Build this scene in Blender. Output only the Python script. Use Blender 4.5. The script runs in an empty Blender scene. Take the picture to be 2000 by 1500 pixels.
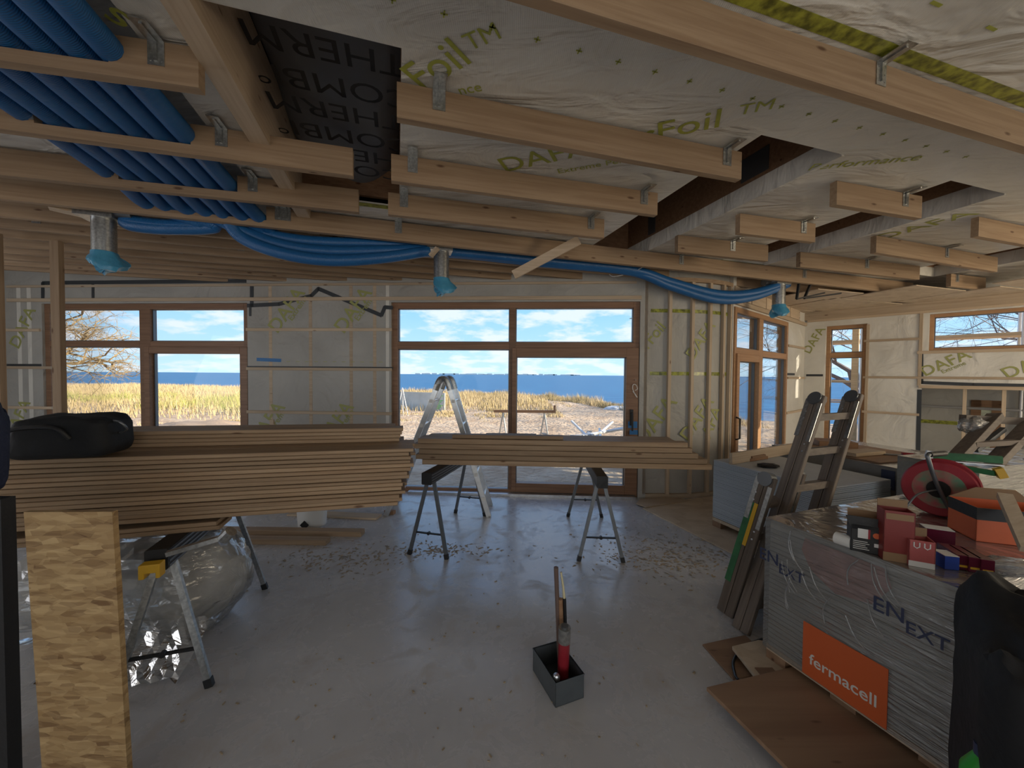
import bpy, math, random
from mathutils import Vector, Matrix
random.seed(7)
PI = math.pi
# ---------------------------------------------------------------- camera
F = 751.0; CAMH = 1.55
pitch = math.radians(1.45); roll = math.atan(.0075)
fw = Vector((0, math.cos(pitch), -math.sin(pitch)))
r0 = Vector((1, 0, 0)); u0 = r0.cross(fw)
rt = (r0*math.cos(roll) + u0*math.sin(roll)).normalized()
up = rt.cross(fw).normalized()
CP = Vector((0, 0, CAMH))
cd = bpy.data.cameras.new('camera'); cam = bpy.data.objects.new('camera', cd)
bpy.context.scene.collection.objects.link(cam)
cam.matrix_world = Matrix(((rt.x, up.x, -fw.x, 0), (rt.y, up.y, -fw.y, 0), (rt.z, up.z, -fw.z, CAMH), (0, 0, 0, 1)))
cd.sensor_width = 36; cd.lens = 36*F/2000; cd.clip_start = .02; cd.clip_end = 20000
S = bpy.context.scene; S.camera = cam
S.view_settings.view_transform = 'Standard'; S.view_settings.look = 'None'
S.view_settings.gamma = 1; S.view_settings.use_curve_mapping = False
S.view_settings.exposure = 0.7
# ---------------------------------------------------------------- world sky with scattered clouds
w = bpy.data.worlds.new('sky'); S.world = w; w.use_nodes = True
nt = w.node_tree; nt.nodes.clear()
def N(t, nt_, **k):
    n = nt_.nodes.new(t)
    for a, b in k.items(): setattr(n, a, b)
    return n
L = nt.links.new
tc = N('ShaderNodeTexCoord', nt); sx = N('ShaderNodeSeparateXYZ', nt); L(tc.outputs['Generated'], sx.inputs[0])
rmp = N('ShaderNodeValToRGB', nt); L(sx.outputs['Z'], rmp.inputs[0])
cr = rmp.color_ramp; cr.elements[0].position = 0; cr.elements[0].color = (.56, .79, .96, 1)
cr.elements[1].position = .55; cr.elements[1].color = (.13, .33, .78, 1)
e = cr.elements.new(.16); e.color = (.32, .62, .95, 1)
ad = N('ShaderNodeMath', nt, operation='ADD'); ad.inputs[1].default_value = .24; L(sx.outputs['Z'], ad.inputs[0])
mx0 = N('ShaderNodeMath', nt, operation='MAXIMUM'); mx0.inputs[1].default_value = .05; L(ad.outputs[0], mx0.inputs[0])
dv = N('ShaderNodeVectorMath', nt, operation='DIVIDE'); cb = N('ShaderNodeCombineXYZ', nt)
for i in range(3): L(mx0.outputs[0], cb.inputs[i])
L(tc.outputs['Generated'], dv.inputs[0]); L(cb.outputs[0], dv.inputs[1])
no = N('ShaderNodeTexNoise', nt); no.inputs['Scale'].default_value = 3.4; no.inputs['Detail'].default_value = 9; no.inputs['Roughness'].default_value = .58
L(dv.outputs[0], no.inputs['Vector'])
cr2 = N('ShaderNodeValToRGB', nt); L(no.outputs['Fac'], cr2.inputs[0])
cr2.color_ramp.elements[0].position = .47; cr2.color_ramp.elements[0].color = (0, 0, 0, 1)
cr2.color_ramp.elements[1].position = .60; cr2.color_ramp.elements[1].color = (.85, .85, .85, 1)
mxc = N('ShaderNodeMixRGB', nt); L(cr2.outputs[0], mxc.inputs[0]); L(rmp.outputs[0], mxc.inputs[1])
mxc.inputs[2].default_value = (.80, .84, .93, 1)
bg = N('ShaderNodeBackground', nt); bg.inputs['Strength'].default_value = .80; L(mxc.outputs[0], bg.inputs[0])
wo = N('ShaderNodeOutputWorld', nt); L(bg.outputs[0], wo.inputs[0])
# ---------------------------------------------------------------- sun, low from the right
sd = bpy.data.lights.new('sun', 'SUN'); sd.energy = 7.0; sd.angle = .009; sd.color = (1, .86, .66)
so = bpy.data.objects.new('sun', sd); S.collection.objects.link(so)
so.rotation_euler = Vector((-1, .17, -.42)).to_track_quat('-Z', 'Y').to_euler()
# added fill lamps standing in for daylight from rear, east and west
def area(name, loc, to, sx_, sy_, e_, c):
    a = bpy.data.lights.new(name, 'AREA'); a.shape = 'RECTANGLE'; a.size = sx_; a.size_y = sy_; a.energy = e_; a.color = c
    o = bpy.data.objects.new(name, a); S.collection.objects.link(o); o.location = loc
    o.rotation_euler = (Vector(to)-Vector(loc)).to_track_quat('-Z', 'Y').to_euler(); return o
area('fill_rear', (0.5, -3.6, 1.5), (0.3, 3, 2.3), 7.5, 1.9, 46, (1, .93, .84))  # added fill that lifts the ceiling and near faces
area('fill_east', (8.4, 0.6, 1.7), (5.2, 6.5, 2.0), 3.0, 1.6, 125, (1, .84, .62))  # added warm fill for the wing corner
area('fill_west', (-6.9, 1.0, 1.5), (0, 3.0, 2.4), 3.0, 1.8, 30, (.95, .95, 1))  # added weak fill from the left side

# ================================================================ helpers
WM = {}
def place(o, M=None, parent=None):
    M = M or Matrix.Identity(4)
    S.collection.objects.link(o)
    if parent is not None:
        o.parent = parent; o.matrix_parent_inverse = WM[parent.name].inverted()
    o.matrix_basis = M; WM[o.name] = M.copy(); return o
def T(o, label=None, cat=None, group=None, kind=None):
    if label: o['label'] = label
    if cat: o['category'] = cat
    if group: o['group'] = group
    if kind: o['kind'] = kind
    return o
def empty(name, loc, label, cat, group=None):
    o = bpy.data.objects.new(name, None); o.empty_display_size = .1
    place(o, Matrix.Translation(Vector(loc))); return T(o, label, cat, group)
class MB:
    def __init__(s): s.v = []; s.f = []; s.uv = None; s.m = []; s.cur = 0
    def add(s, vs, fs):
        b = len(s.v); s.v += [tuple(x) for x in vs]
        for f in fs: s.f.append(tuple(b+i for i in f)); s.m.append(s.cur)
        return s
    def box(s, a, b, M=None):
        x0, y0, z0 = a; x1, y1, z1 = b
        vs = [Vector(p) for p in ((x0,y0,z0),(x1,y0,z0),(x1,y1,z0),(x0,y1,z0),(x0,y0,z1),(x1,y0,z1),(x1,y1,z1),(x0,y1,z1))]
        if M is not None: vs = [M @ q for q in vs]
        return s.add(vs, [(0,3,2,1),(4,5,6,7),(0,1,5,4),(1,2,6,5),(2,3,7,6),(3,0,4,7)])
    def cbox(s, a, b, M=None, c=.003):       # box with chamfered long edges (along x)
        x0, y0, z0 = a; x1, y1, z1 = b
        pr = [(y0+c,z0),(y1-c,z0),(y1,z0+c),(y1,z1-c),(y1-c,z1),(y0+c,z1),(y0,z1-c),(y0,z0+c)]
        vs = [Vector((x, y, z)) for x in (x0, x1) for y, z in pr]
        if M is not None: vs = [M @ q for q in vs]
        fs = [(i, (i+1) % 8, 8+(i+1) % 8, 8+i) for i in range(8)]
        return s.add(vs, [tuple(range(7, -1, -1)), tuple(range(8, 16))] + [tuple(reversed(f)) if False else f for f in fs])
    def bar(s, p0, p1, w_, h_, upv=(0,0,1)):
        p0 = Vector(p0); p1 = Vector(p1); d = p1-p0; M = frame_of(p0, d, upv)
        return s.box((0, -w_/2, -h_/2), (d.length, w_/2, h_/2), M)
    def tube(s, pts, r, n=10, cap=True, rad=None):
        pts = [Vector(p) for p in pts]; rings = []; t = (pts[1]-pts[0]).normalized()
        a = t.orthogonal().normalized()
        for i, p in enumerate(pts):
            t2 = (pts[min(i+1, len(pts)-1)]-pts[max(i-1, 0)]).normalized()
            a = (a - t2*a.dot(t2)).normalized(); b = t2.cross(a)
            rr = rad[i] if rad else r
            rings.append([p + a*math.cos(2*PI*k/n)*rr + b*math.sin(2*PI*k/n)*rr for k in range(n)])
        vs = [q for g in rings for q in g]; fs = []
        for i in range(len(rings)-1):
            for k in range(n): fs.append((i*n+k, i*n+(k+1) % n, (i+1)*n+(k+1) % n, (i+1)*n+k))
        if cap: fs += [tuple(range(n-1, -1, -1)), tuple((len(rings)-1)*n+k for k in range(n))]
        return s.add(vs, fs)
    def cyl(s, p0, p1, r, n=16, r2=None):
        return s.tube([p0, p1], r, n, True, [r, r if r2 is None else r2])
    def lathe(s, prof, n=24, M=None):
        vs = []; fs = []
        for r, z in prof:
            for k in range(n):
                q = Vector((r*math.cos(2*PI*k/n), r*math.sin(2*PI*k/n), z)); vs.append(M @ q if M is not None else q)
        m = len(prof)
        for i in range(m-1):
            for k in range(n): fs.append((i*n+k, i*n+(k+1) % n, (i+1)*n+(k+1) % n, (i+1)*n+k))
        return s.add(vs, fs)
    def poly(s, pts, y0, y1, M=None):        # xz outline extruded along y
        n = len(pts); vs = [Vector((x, y0, z)) for x, z in pts] + [Vector((x, y1, z)) for x, z in pts]
        if M is not None: vs = [M @ q for q in vs]
        return s.add(vs, [tuple(range(n)), tuple(range(2*n-1, n-1, -1))] + [(i, n+i, n+(i+1) % n, (i+1) % n) for i in range(n)])
    def flat(s, pts, z0, z1):                # xy outline extruded along z
        n = len(pts); vs = [Vector((x, y, z0)) for x, y in pts] + [Vector((x, y, z1)) for x, y in pts]
        return s.add(vs, [tuple(range(n-1, -1, -1)), tuple(range(n, 2*n))] + [(i, (i+1) % n, n+(i+1) % n, n+i) for i in range(n)])
    def mesh(s, name, mats, smooth=False):
        me = bpy.data.meshes.new(name); me.from_pydata(s.v, [], s.f); me.update()
        if not isinstance(mats, (list, tuple)): mats = [mats]
        for m in mats: me.materials.append(m)
        if len(mats) > 1: me.polygons.foreach_set('material_index', s.m)
        if smooth: me.polygons.foreach_set('use_smooth', [True]*len(me.polygons))
        return me
    def build(s, name, mats, parent=None, M=None, smooth=False, bevel=0, **k):
        o = bpy.data.objects.new(name, s.mesh(name, mats, smooth)); place(o, M, parent)
        if smooth:
            try: o.data.set_sharp_from_angle(angle=math.radians(45))
            except Exception: pass
        if bevel:
            b = o.modifiers.new('bevel', 'BEVEL'); b.width = bevel; b.segments = 2; b.limit_method = 'ANGLE'
        return T(o, **k)
def frame_of(p, d, upv=(0,0,1)):
    x = Vector(d).normalized(); u = Vector(upv); y = u.cross(x)
    if y.length < 1e-4: y = Vector((0,1,0)).cross(x)
    y.normalize(); z = x.cross(y)
    return Matrix(((x.x, y.x, z.x, p[0]), (x.y, y.y, z.y, p[1]), (x.z, y.z, z.z, p[2]), (0,0,0,1)))
def ray(px, py): return (fw + rt*((px-1000)/F) + up*((750-py)/F))
def U(px, py, z):                       # pixel -> point on the horizontal plane z
    d = ray(px, py); t = (z-CAMH)/d.z; return CP + d*t
def V(px, py, o, d):                    # pixel -> (s, z) on the vertical plane through o along d
    r = ray(px, py); n = Vector((-d[1], d[0], 0)); oo = Vector((o[0], o[1], 0))
    t = n.dot(oo-Vector((0,0,0)))/n.dot(r); p = CP + r*t
    return (p-oo).dot(Vector((d[0], d[1], 0))), p.z, p
def norm2(a): l = math.hypot(*a); return (a[0]/l, a[1]/l)
E1 = norm2((1, .30)); E2 = (-E1[1], E1[0])          # ceiling batten frame
def PQ(p, q, z=0): return Vector((E1[0]*p+E2[0]*q, E1[1]*p+E2[1]*q, z))
def toPQ(v): return v[0]*E1[0]+v[1]*E1[1], v[0]*E2[0]+v[1]*E2[1]
MPQ = Matrix(((E1[0], E2[0], 0, 0), (E1[1], E2[1], 0, 0), (0,0,1,0), (0,0,0,1)))
def catmull(P, m=8):
    P = [Vector(p) for p in P]; P = [P[0]*2-P[1]] + P + [P[-1]*2-P[-2]]; out = []
    for i in range(1, len(P)-2):
        a, b, c, d = P[i-1:i+3]
        for k in range(m):
            t = k/m; out.append(.5*((2*b)+(c-a)*t+(2*a-5*b+4*c-d)*t*t+(3*b-a-3*c+d)*t**3))
    out.append(P[-2]); return out
# ---------------------------------------------------------------- materials
def newmat(name):
    m = bpy.data.materials.new(name); m.use_nodes = True; nt = m.node_tree
    return m, nt, nt.nodes['Principled BSDF'], nt.links.new
def mat(name, c, rough=.6, metal=0, var=0, scale=8, bump=0, bscale=60, spec=None, c2=None, tr=0):
    m, nt, b, L = newmat(name)
    b.inputs['Base Color'].default_value = (*c, 1); b.inputs['Roughness'].default_value = rough; b.inputs['Metallic'].default_value = metal
    if spec is not None: b.inputs['Specular IOR Level'].default_value = spec
    t = N('ShaderNodeTexCoord', nt)
    if var or c2:
        n = N('ShaderNodeTexNoise', nt); n.inputs['Scale'].default_value = scale; n.inputs['Detail'].default_value = 6
        L(t.outputs['Object'], n.inputs['Vector']); r = N('ShaderNodeValToRGB', nt); L(n.outputs['Fac'], r.inputs[0])
        r.color_ramp.elements[0].position = .35; r.color_ramp.elements[1].position = .65
        d = c2 or tuple(max(0, x*(1-var)) for x in c)
        r.color_ramp.elements[0].color = (*d, 1); r.color_ramp.elements[1].color = (*c, 1); L(r.outputs[0], b.inputs['Base Color'])
    if bump:
        n = N('ShaderNodeTexNoise', nt); n.inputs['Scale'].default_value = bscale; n.inputs['Detail'].default_value = 5
        L(t.outputs['Object'], n.inputs['Vector']); bp = N('ShaderNodeBump', nt); bp.inputs['Strength'].default_value = bump; bp.inputs['Distance'].default_value = .01
        L(n.outputs['Fac'], bp.inputs['Height']); L(bp.outputs[0], b.inputs['Normal'])
    if tr: b.inputs['Transmission Weight'].default_value = tr
    return m
def wood(name, c1, c2, knots=True, rough=.65, k=1.0):
    m, nt, b, L = newmat(name); b.inputs['Roughness'].default_value = rough; b.inputs['Specular IOR Level'].default_value = .3
    t = N('ShaderNodeTexCoord', nt); oi = N('ShaderNodeObjectInfo', nt)
    sc = N('ShaderNodeVectorMath', nt, operation='SCALE'); sc.inputs['Scale'].default_value = 37.0
    cb = N('ShaderNodeCombineXYZ', nt)
    for i in range(3): L(oi.outputs['Random'], cb.inputs[i])
    L(cb.outputs[0], sc.inputs[0]); ad = N('ShaderNodeVectorMath', nt, operation='ADD'); L(t.outputs['Object'], ad.inputs[0]); L(sc.outputs[0], ad.inputs[1])
    mp = N('ShaderNodeMapping', nt); mp.inputs['Scale'].default_value = (1.1*k, 26*k, 26*k); L(ad.outputs[0], mp.inputs[0])
    n = N('ShaderNodeTexNoise', nt); n.inputs['Scale'].default_value = 1.6; n.inputs['Detail'].default_value = 6; n.inputs['Distortion'].default_value = .6; L(mp.outputs[0], n.inputs['Vector'])
    r = N('ShaderNodeValToRGB', nt); r.color_ramp.elements[0].position = .3; r.color_ramp.elements[1].position = .7
    r.color_ramp.elements[0].color = (*c1, 1); r.color_ramp.elements[1].color = (*c2, 1); L(n.outputs['Fac'], r.inputs[0]); out = r.outputs[0]
    if knots:
        mp2 = N('ShaderNodeMapping', nt); mp2.inputs['Scale'].default_value = (2.2, 7, 7); L(ad.outputs[0], mp2.inputs[0])
        v = N('ShaderNodeTexVoronoi', nt); v.inputs['Scale'].default_value = 1.4; L(mp2.outputs[0], v.inputs['Vector'])
        r2 = N('ShaderNodeValToRGB', nt); r2.color_ramp.elements[0].position = .05; r2.color_ramp.elements[1].position = .11
        r2.color_ramp.elements[0].color = (.30, .2, .16, 1); r2.color_ramp.elements[1].color = (1, 1, 1, 1); L(v.outputs['Distance'], r2.inputs[0])
        mu = N('ShaderNodeMixRGB', nt, blend_type='MULTIPLY'); mu.inputs[0].default_value = .85; L(out, mu.inputs[1]); L(r2.outputs[0], mu.inputs[2]); out = mu.outputs[0]
    mr = N('ShaderNodeMapRange', nt); mr.inputs['To Min'].default_value = .82; mr.inputs['To Max'].default_value = 1.12; L(oi.outputs['Random'], mr.inputs['Value'])
    hs = N('ShaderNodeHueSaturation', nt); L(out, hs.inputs['Color']); L(mr.outputs[0], hs.inputs['Value']); L(hs.outputs[0], b.inputs['Base Color'])
    bp = N('ShaderNodeBump', nt); bp.inputs['Strength'].default_value = .12; bp.inputs['Distance'].default_value = .004; L(n.outputs['Fac'], bp.inputs['Height']); L(bp.outputs[0], b.inputs['Normal'])
    return m
def clearsheet(name, tint, rough, gl, fres=1.45, diff=None, dw=0, bump=0, bs=20, stretch=(1,1,1)):
    m = bpy.data.materials.new(name); m.use_nodes = True; nt = m.node_tree; nt.nodes.clear(); L = nt.links.new
    tr = N('ShaderNodeBsdfTransparent', nt); tr.inputs[0].default_value = (*tint, 1)
    g = N('ShaderNodeBsdfGlossy', nt); g.inputs['Roughness'].default_value = rough
    f = N('ShaderNodeFresnel', nt); f.inputs['IOR'].default_value = fres
    mu = N('ShaderNodeMath', nt, operation='MULTIPLY'); mu.inputs[1].default_value = gl; mu.use_clamp = True; L(f.outputs[0], mu.inputs[0])
    base = tr.outputs[0]
    if diff:
        d = N('ShaderNodeBsdfDiffuse', nt); d.inputs[0].default_value = (*diff, 1)
        mm = N('ShaderNodeMixShader', nt); mm.inputs[0].default_value = dw; L(base, mm.inputs[1]); L(d.outputs[0], mm.inputs[2]); base = mm.outputs[0]
    mx = N('ShaderNodeMixShader', nt); L(mu.outputs[0], mx.inputs[0]); L(base, mx.inputs[1]); L(g.outputs[0], mx.inputs[2])
    if bump:
        t = N('ShaderNodeTexCoord', nt); mp = N('ShaderNodeMapping', nt); mp.inputs['Scale'].default_value = stretch; L(t.outputs['Object'], mp.inputs[0])
        n = N('ShaderNodeTexNoise', nt); n.inputs['Scale'].default_value = bs; n.inputs['Detail'].default_value = 4; n.inputs['Distortion'].default_value = 1; L(mp.outputs[0], n.inputs['Vector'])
        bp = N('ShaderNodeBump', nt); bp.inputs['Strength'].default_value = bump; bp.inputs['Distance'].default_value = .02; L(n.outputs['Fac'], bp.inputs['Height'])
        L(bp.outputs[0], g.inputs['Normal']); L(bp.outputs[0], f.inputs['Normal'])
    o = N('ShaderNodeOutputMaterial', nt); L(mx.outputs[0], o.inputs[0]); return m
def membrane(name, c, rough=.42):
    m, nt, b, L = newmat(name); b.inputs['Roughness'].default_value = rough; b.inputs['Specular IOR Level'].default_value = .35
    t = N('ShaderNodeTexCoord', nt)
    n = N('ShaderNodeTexNoise', nt); n.inputs['Scale'].default_value = 1.7; n.inputs['Detail'].default_value = 5; L(t.outputs['Object'], n.inputs['Vector'])
    r = N('ShaderNodeValToRGB', nt); r.color_ramp.elements[0].position = .3; r.color_ramp.elements[1].position = .7
    r.color_ramp.elements[0].color = (*[x*.8 for x in c], 1); r.color_ramp.elements[1].color = (*c, 1); L(n.outputs['Fac'], r.inputs[0]); L(r.outputs[0], b.inputs['Base Color'])
    wv = N('ShaderNodeTexWave', nt); wv.inputs['Scale'].default_value = 38; wv.inputs['Distortion'].default_value = .3; L(t.outputs['Object'], wv.inputs['Vector'])
    mp = N('ShaderNodeMapping', nt); mp.inputs['Scale'].default_value = (1.0, 2.6, 1.0); mp.inputs['Rotation'].default_value = (0, 0, .5); L(t.outputs['Object'], mp.inputs[0])
    n2 = N('ShaderNodeTexNoise', nt); n2.inputs['Scale'].default_value = 2.2; n2.inputs['Detail'].default_value = 3; n2.inputs['Distortion'].default_value = 1.2; L(mp.outputs[0], n2.inputs['Vector'])
    b1 = N('ShaderNodeBump', nt); b1.inputs['Strength'].default_value = .75; b1.inputs['Distance'].default_value = .05; L(n2.outputs['Fac'], b1.inputs['Height'])
    b2 = N('ShaderNodeBump', nt); b2.inputs['Strength'].default_value = .25; b2.inputs['Distance'].default_value = .002; L(wv.outputs['Fac'], b2.inputs['Height']); L(b1.outputs[0], b2.inputs['Normal'])
    L(b2.outputs[0], b.inputs['Normal']); return m
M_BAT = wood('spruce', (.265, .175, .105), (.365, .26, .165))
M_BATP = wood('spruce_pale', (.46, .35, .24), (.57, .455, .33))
M_GLU = wood('glulam', (.22, .12, .065), (.31, .18, .10))
M_FRM = wood('stained_pine', (.20, .11, .065), (.28, .16, .095), knots=False, rough=.45)
M_FRL = wood('light_pine_frame', (.40, .22, .11), (.50, .29, .15), knots=False, rough=.45)
M_PLY = wood('plywood_brown', (.22, .13, .08), (.33, .21, .13), rough=.6, k=.3)
M_DUSTY = wood('weathered_ladder', (.115, .09, .072), (.19, .152, .122), knots=False, rough=.55)
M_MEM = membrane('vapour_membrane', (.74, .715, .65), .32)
M_MEMD = membrane('vapour_membrane_shaded', (.44, .425, .39), .5)  # darker copy of the membrane, shade of the backlit walls in its colour
M_LIME = mat('lime_print', (.40, .42, .07), .5, var=.2, scale=30)
M_LIMW = mat('faded_lime_print', (.33, .34, .11), .55)
M_LTAPE = mat('lime_tape', (.38, .40, .05), .3, var=.75, scale=24)
M_BTAPE = mat('dark_tape', (.035, .04, .045), .5)
M_BLUE = mat('blue_tape', (.03, .17, .42), .5)
M_FOIL = mat('black_foil', (.17, .17, .175), .3, bump=.9, bscale=5)
M_FOILP = mat('black_print', (.004, .004, .004), .5)
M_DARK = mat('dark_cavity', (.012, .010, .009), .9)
M_GALV = mat('galvanised_steel', (.50, .51, .50), .35, .9, var=.35, scale=60)
M_ALU = mat('aluminium', (.66, .68, .70), .32, .85, var=.15, scale=20)
M_ALUD = mat('dull_grey_metal', (.16, .17, .18), .4, .7)
M_BLK = mat('black_plastic', (.012, .012, .013), .5, bump=.15, bscale=40)
M_BLK2 = mat('black_nylon', (.003, .0035, .005), .75, bump=.6, bscale=16)
M_YEL = mat('yellow_plastic', (.62, .36, .015), .45)
M_CAP = mat('blue_film_cap', (.07, .30, .48), .3, bump=.7, bscale=26)
M_GLASS = clearsheet('window_glass', (.95, .97, .98), .0, .4, 1.3)
M_WRAP = clearsheet('stretch_wrap', (.9, .9, .9), .16, 2.6, 1.4, (.75, .75, .76), .16, .9, 7, (.7, .7, 8))
M_BAG = clearsheet('clear_plastic_bag', (.93, .93, .93), .14, 3.0, 1.4, (.78, .80, .82), .26, 1.0, 5, (.6, 1, 2.5))
M_GYP = mat('plasterboard', (.50, .52, .54), .7, var=.1)
M_GYPE = mat('plasterboard_edge', (.42, .46, .50), .6)
M_RED = mat('red_plastic', (.27, .018, .028), .35)
M_REDC = mat('red_carton', (.20, .028, .024), .45)
M_PINK = mat('salmon_carton', (.38, .085, .08), .5)
M_CARD = mat('brown_cardboard', (.26, .16, .085), .8)
M_WHT = mat('white_print', (.66, .65, .62), .6)
M_ORG = mat('orange_label', (.60, .115, .03), .45)
M_NAVY = mat('navy_print', (.03, .04, .09), .5)
M_GRN = mat('green_paint', (.03, .17, .06), .5, var=.4, scale=15)
M_BCART = mat('blue_carton', (.02, .06, .35), .45)
M_WINE = mat('dark_red_gloss', (.10, .012, .028), .15)
M_STEELB = mat('dark_box_steel', (.10, .115, .125), .45, .3, var=.2)
M_CREAM = mat('cream_plastic', (.62, .55, .34), .5)
M_SAWD = mat('sawdust', (.42, .33, .22), .95, var=.3, scale=60)
# corrugated duct: fine ribs along the tube's own length
def duct_mat():
    m, nt, b, L = newmat('blue_duct'); b.inputs['Base Color'].default_value = (.014, .11, .30, 1); b.inputs['Roughness'].default_value = .38
    a = N('ShaderNodeUVMap', nt); s = N('ShaderNodeSeparateXYZ', nt); L(a.outputs[0], s.inputs[0])
    mu = N('ShaderNodeMath', nt, operation='MULTIPLY'); mu.inputs[1].default_value = 2*PI/.009; L(s.outputs['Y'], mu.inputs[0])
    si = N('ShaderNodeMath', nt, operation='SINE'); L(mu.outputs[0], si.inputs[0])
    bp = N('ShaderNodeBump', nt); bp.inputs['Strength'].default_value = .3; bp.inputs['Distance'].default_value = .002; L(si.outputs[0], bp.inputs['Height']); L(bp.outputs[0], b.inputs['Normal'])
    return m
M_DUCT = duct_mat()
M_TUBEW = mat('pale_tube', (.62, .62, .60), .5)
def osb(name, cs, scale=1.0, vert=True):
    m, nt, b, L = newmat(name); b.inputs['Roughness'].default_value = .6
    t = N('ShaderNodeTexCoord', nt); prev = None
    for i, (rot, st) in enumerate(((.25, (9, 14, 27)), (1.35, (7, 12, 30)), (-.6, (8, 12, 33)))):
        mp = N('ShaderNodeMapping', nt); mp.inputs['Scale'].default_value = tuple(q*scale for q in st); mp.inputs['Rotation'].default_value = ((0, rot, 0) if vert else (PI/2, rot, 0)); L(t.outputs['Object'], mp.inputs[0])
        v = N('ShaderNodeTexVoronoi', nt); v.inputs['Scale'].default_value = 1; L(mp.outputs[0], v.inputs['Vector'])
        s = N('ShaderNodeSeparateXYZ', nt); L(v.outputs['Color'], s.inputs[0]); r = N('ShaderNodeValToRGB', nt); L(s.outputs[0], r.inputs[0])
        r.color_ramp.elements[0].color = (*cs[0], 1); r.color_ramp.elements[1].color = (*cs[2], 1); e = r.color_ramp.elements.new(.35); e.color = (*cs[1], 1)
        if prev is None: prev = r.outputs[0]
        else:
            mx = N('ShaderNodeMixRGB', nt); mx.inputs[0].default_value = .5; L(prev, mx.inputs[1]); L(r.outputs[0], mx.inputs[2]); prev = mx.outputs[0]
    L(prev, b.inputs['Base Color']); return m
M_OSB = osb('strand_board', ((.12, .055, .018), (.30, .185, .075), (.50, .35, .17)), 1.9)
M_OSBF = osb('strand_board_floor', ((.42, .32, .22), (.52, .41, .29), (.60, .49, .36)), 1.0, False)
def concrete():
    m, nt, b, L = newmat('concrete_screed'); t = N('ShaderNodeTexCoord', nt)
    def ns(sc, det, a, c, ca, cc, rough=.55, dist=0):
        n = N('ShaderNodeTexNoise', nt); n.inputs['Scale'].default_value = sc; n.inputs['Detail'].default_value = det; n.inputs['Roughness'].default_value = rough; n.inputs['Distortion'].default_value = dist
        L(t.outputs['Object'], n.inputs['Vector']); r = N('ShaderNodeValToRGB', nt); L(n.outputs['Fac'], r.inputs[0])
        r.color_ramp.elements[0].position = a; r.color_ramp.elements[1].position = c; r.color_ramp.elements[0].color = (*ca, 1); r.color_ramp.elements[1].color = (*cc, 1); return r
    base = ns(1.3, 6, .3, .7, (.43, .425, .43), (.53, .525, .53))
    dust = ns(4.2, 9, .52, .66, (0, 0, 0), (.55, .55, .55), .72, .6)
    mx = N('ShaderNodeMixRGB', nt); L(dust.outputs[0], mx.inputs[0]); L(base.outputs[0], mx.inputs[1]); mx.inputs[2].default_value = (.40, .35, .30, 1)
    sp = ns(26, 4, .71, .75, (0, 0, 0), (.7, .7, .7)); m2 = N('ShaderNodeMixRGB', nt); L(sp.outputs[0], m2.inputs[0]); L(mx.outputs[0], m2.inputs[1]); m2.inputs[2].default_value = (.20, .15, .12, 1)
    L(m2.outputs[0], b.inputs['Base Color'])
    rr = ns(4.2, 9, .50, .66, (.24, .24, .24), (.60, .60, .60), .72, .6); L(rr.outputs[0], b.inputs['Roughness']); b.inputs['Specular IOR Level'].default_value = .8
    n = N('ShaderNodeTexNoise', nt); n.inputs['Scale'].default_value = 9; n.inputs['Detail'].default_value = 7; L(t.outputs['Object'], n.inputs['Vector'])
    bp = N('ShaderNodeBump', nt); bp.inputs['Strength'].default_value = .12; bp.inputs['Distance'].default_value = .01; L(n.outputs['Fac'], bp.inputs['Height']); L(bp.outputs[0], b.inputs['Normal']); return m
M_CON = concrete()

def text_obj(name, body, size, M, m, parent, label=None, shear=0, bold=.0):
    cu = bpy.data.curves.new(name, 'FONT'); cu.body = body; cu.size = size; cu.align_x = 'CENTER'; cu.align_y = 'CENTER'; cu.offset = 0 if 'M' in body else bold*size; cu.shear = shear; cu.resolution_u = 4
    tmp = bpy.data.objects.new('tmp', cu); S.collection.objects.link(tmp)
    dg = bpy.context.evaluated_depsgraph_get(); me = bpy.data.meshes.new_from_object(tmp.evaluated_get(dg)); bpy.data.objects.remove(tmp)
    me.materials.clear(); me.materials.append(m); me.name = name
    o = bpy.data.objects.new(name, me); place(o, M, parent); return T(o, label)
def basis(p, x, y):
    x = Vector(x).normalized(); y = Vector(y); y = (y-x*y.dot(x)).normalized(); z = x.cross(y)
    return Matrix(((x.x, y.x, z.x, p[0]), (x.y, y.y, z.y, p[1]), (x.z, y.z, z.z, p[2]), (0,0,0,1)))

# ================================================================ plan of the house
DB = norm2((1, -.06)); OB = (0.0, 4.91)                 # back (sea) wall line
def wallM(o, d): return frame_of((o[0], o[1], 0), (d[0], d[1], 0))   # x along, y outwards, z up
MBK = wallM(OB, DB)
def sb(px, py=731): s, z, p = V(px, py, OB, DB); return s
def zb(px, py): return V(px, py, OB, DB)[1]
C0 = V(1258, 900, OB, DB)[2]; C0 = (C0.x, C0.y)
C1 = (2.91, 5.10); CC = (2.50, 4.76)
DD = norm2((.766, .643)); MDW = wallM(C1, DD)
def sd_(px, py=731): return V(px, py, C1, DD)[0]
def zd(px, py): return V(px, py, C1, DD)[1]
sK = sd_(1570); K = (C1[0]+DD[0]*sK, C1[1]+DD[1]*sK)
DR = (DD[1], -DD[0]); MRW = wallM(K, DR)
def sr(px, py=731): return V(px, py, K, DR)[0]
def zr(px, py): return V(px, py, K, DR)[1]
ZC = 2.75; ZM = 2.93; ZT = 3.42; TH = .15
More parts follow.
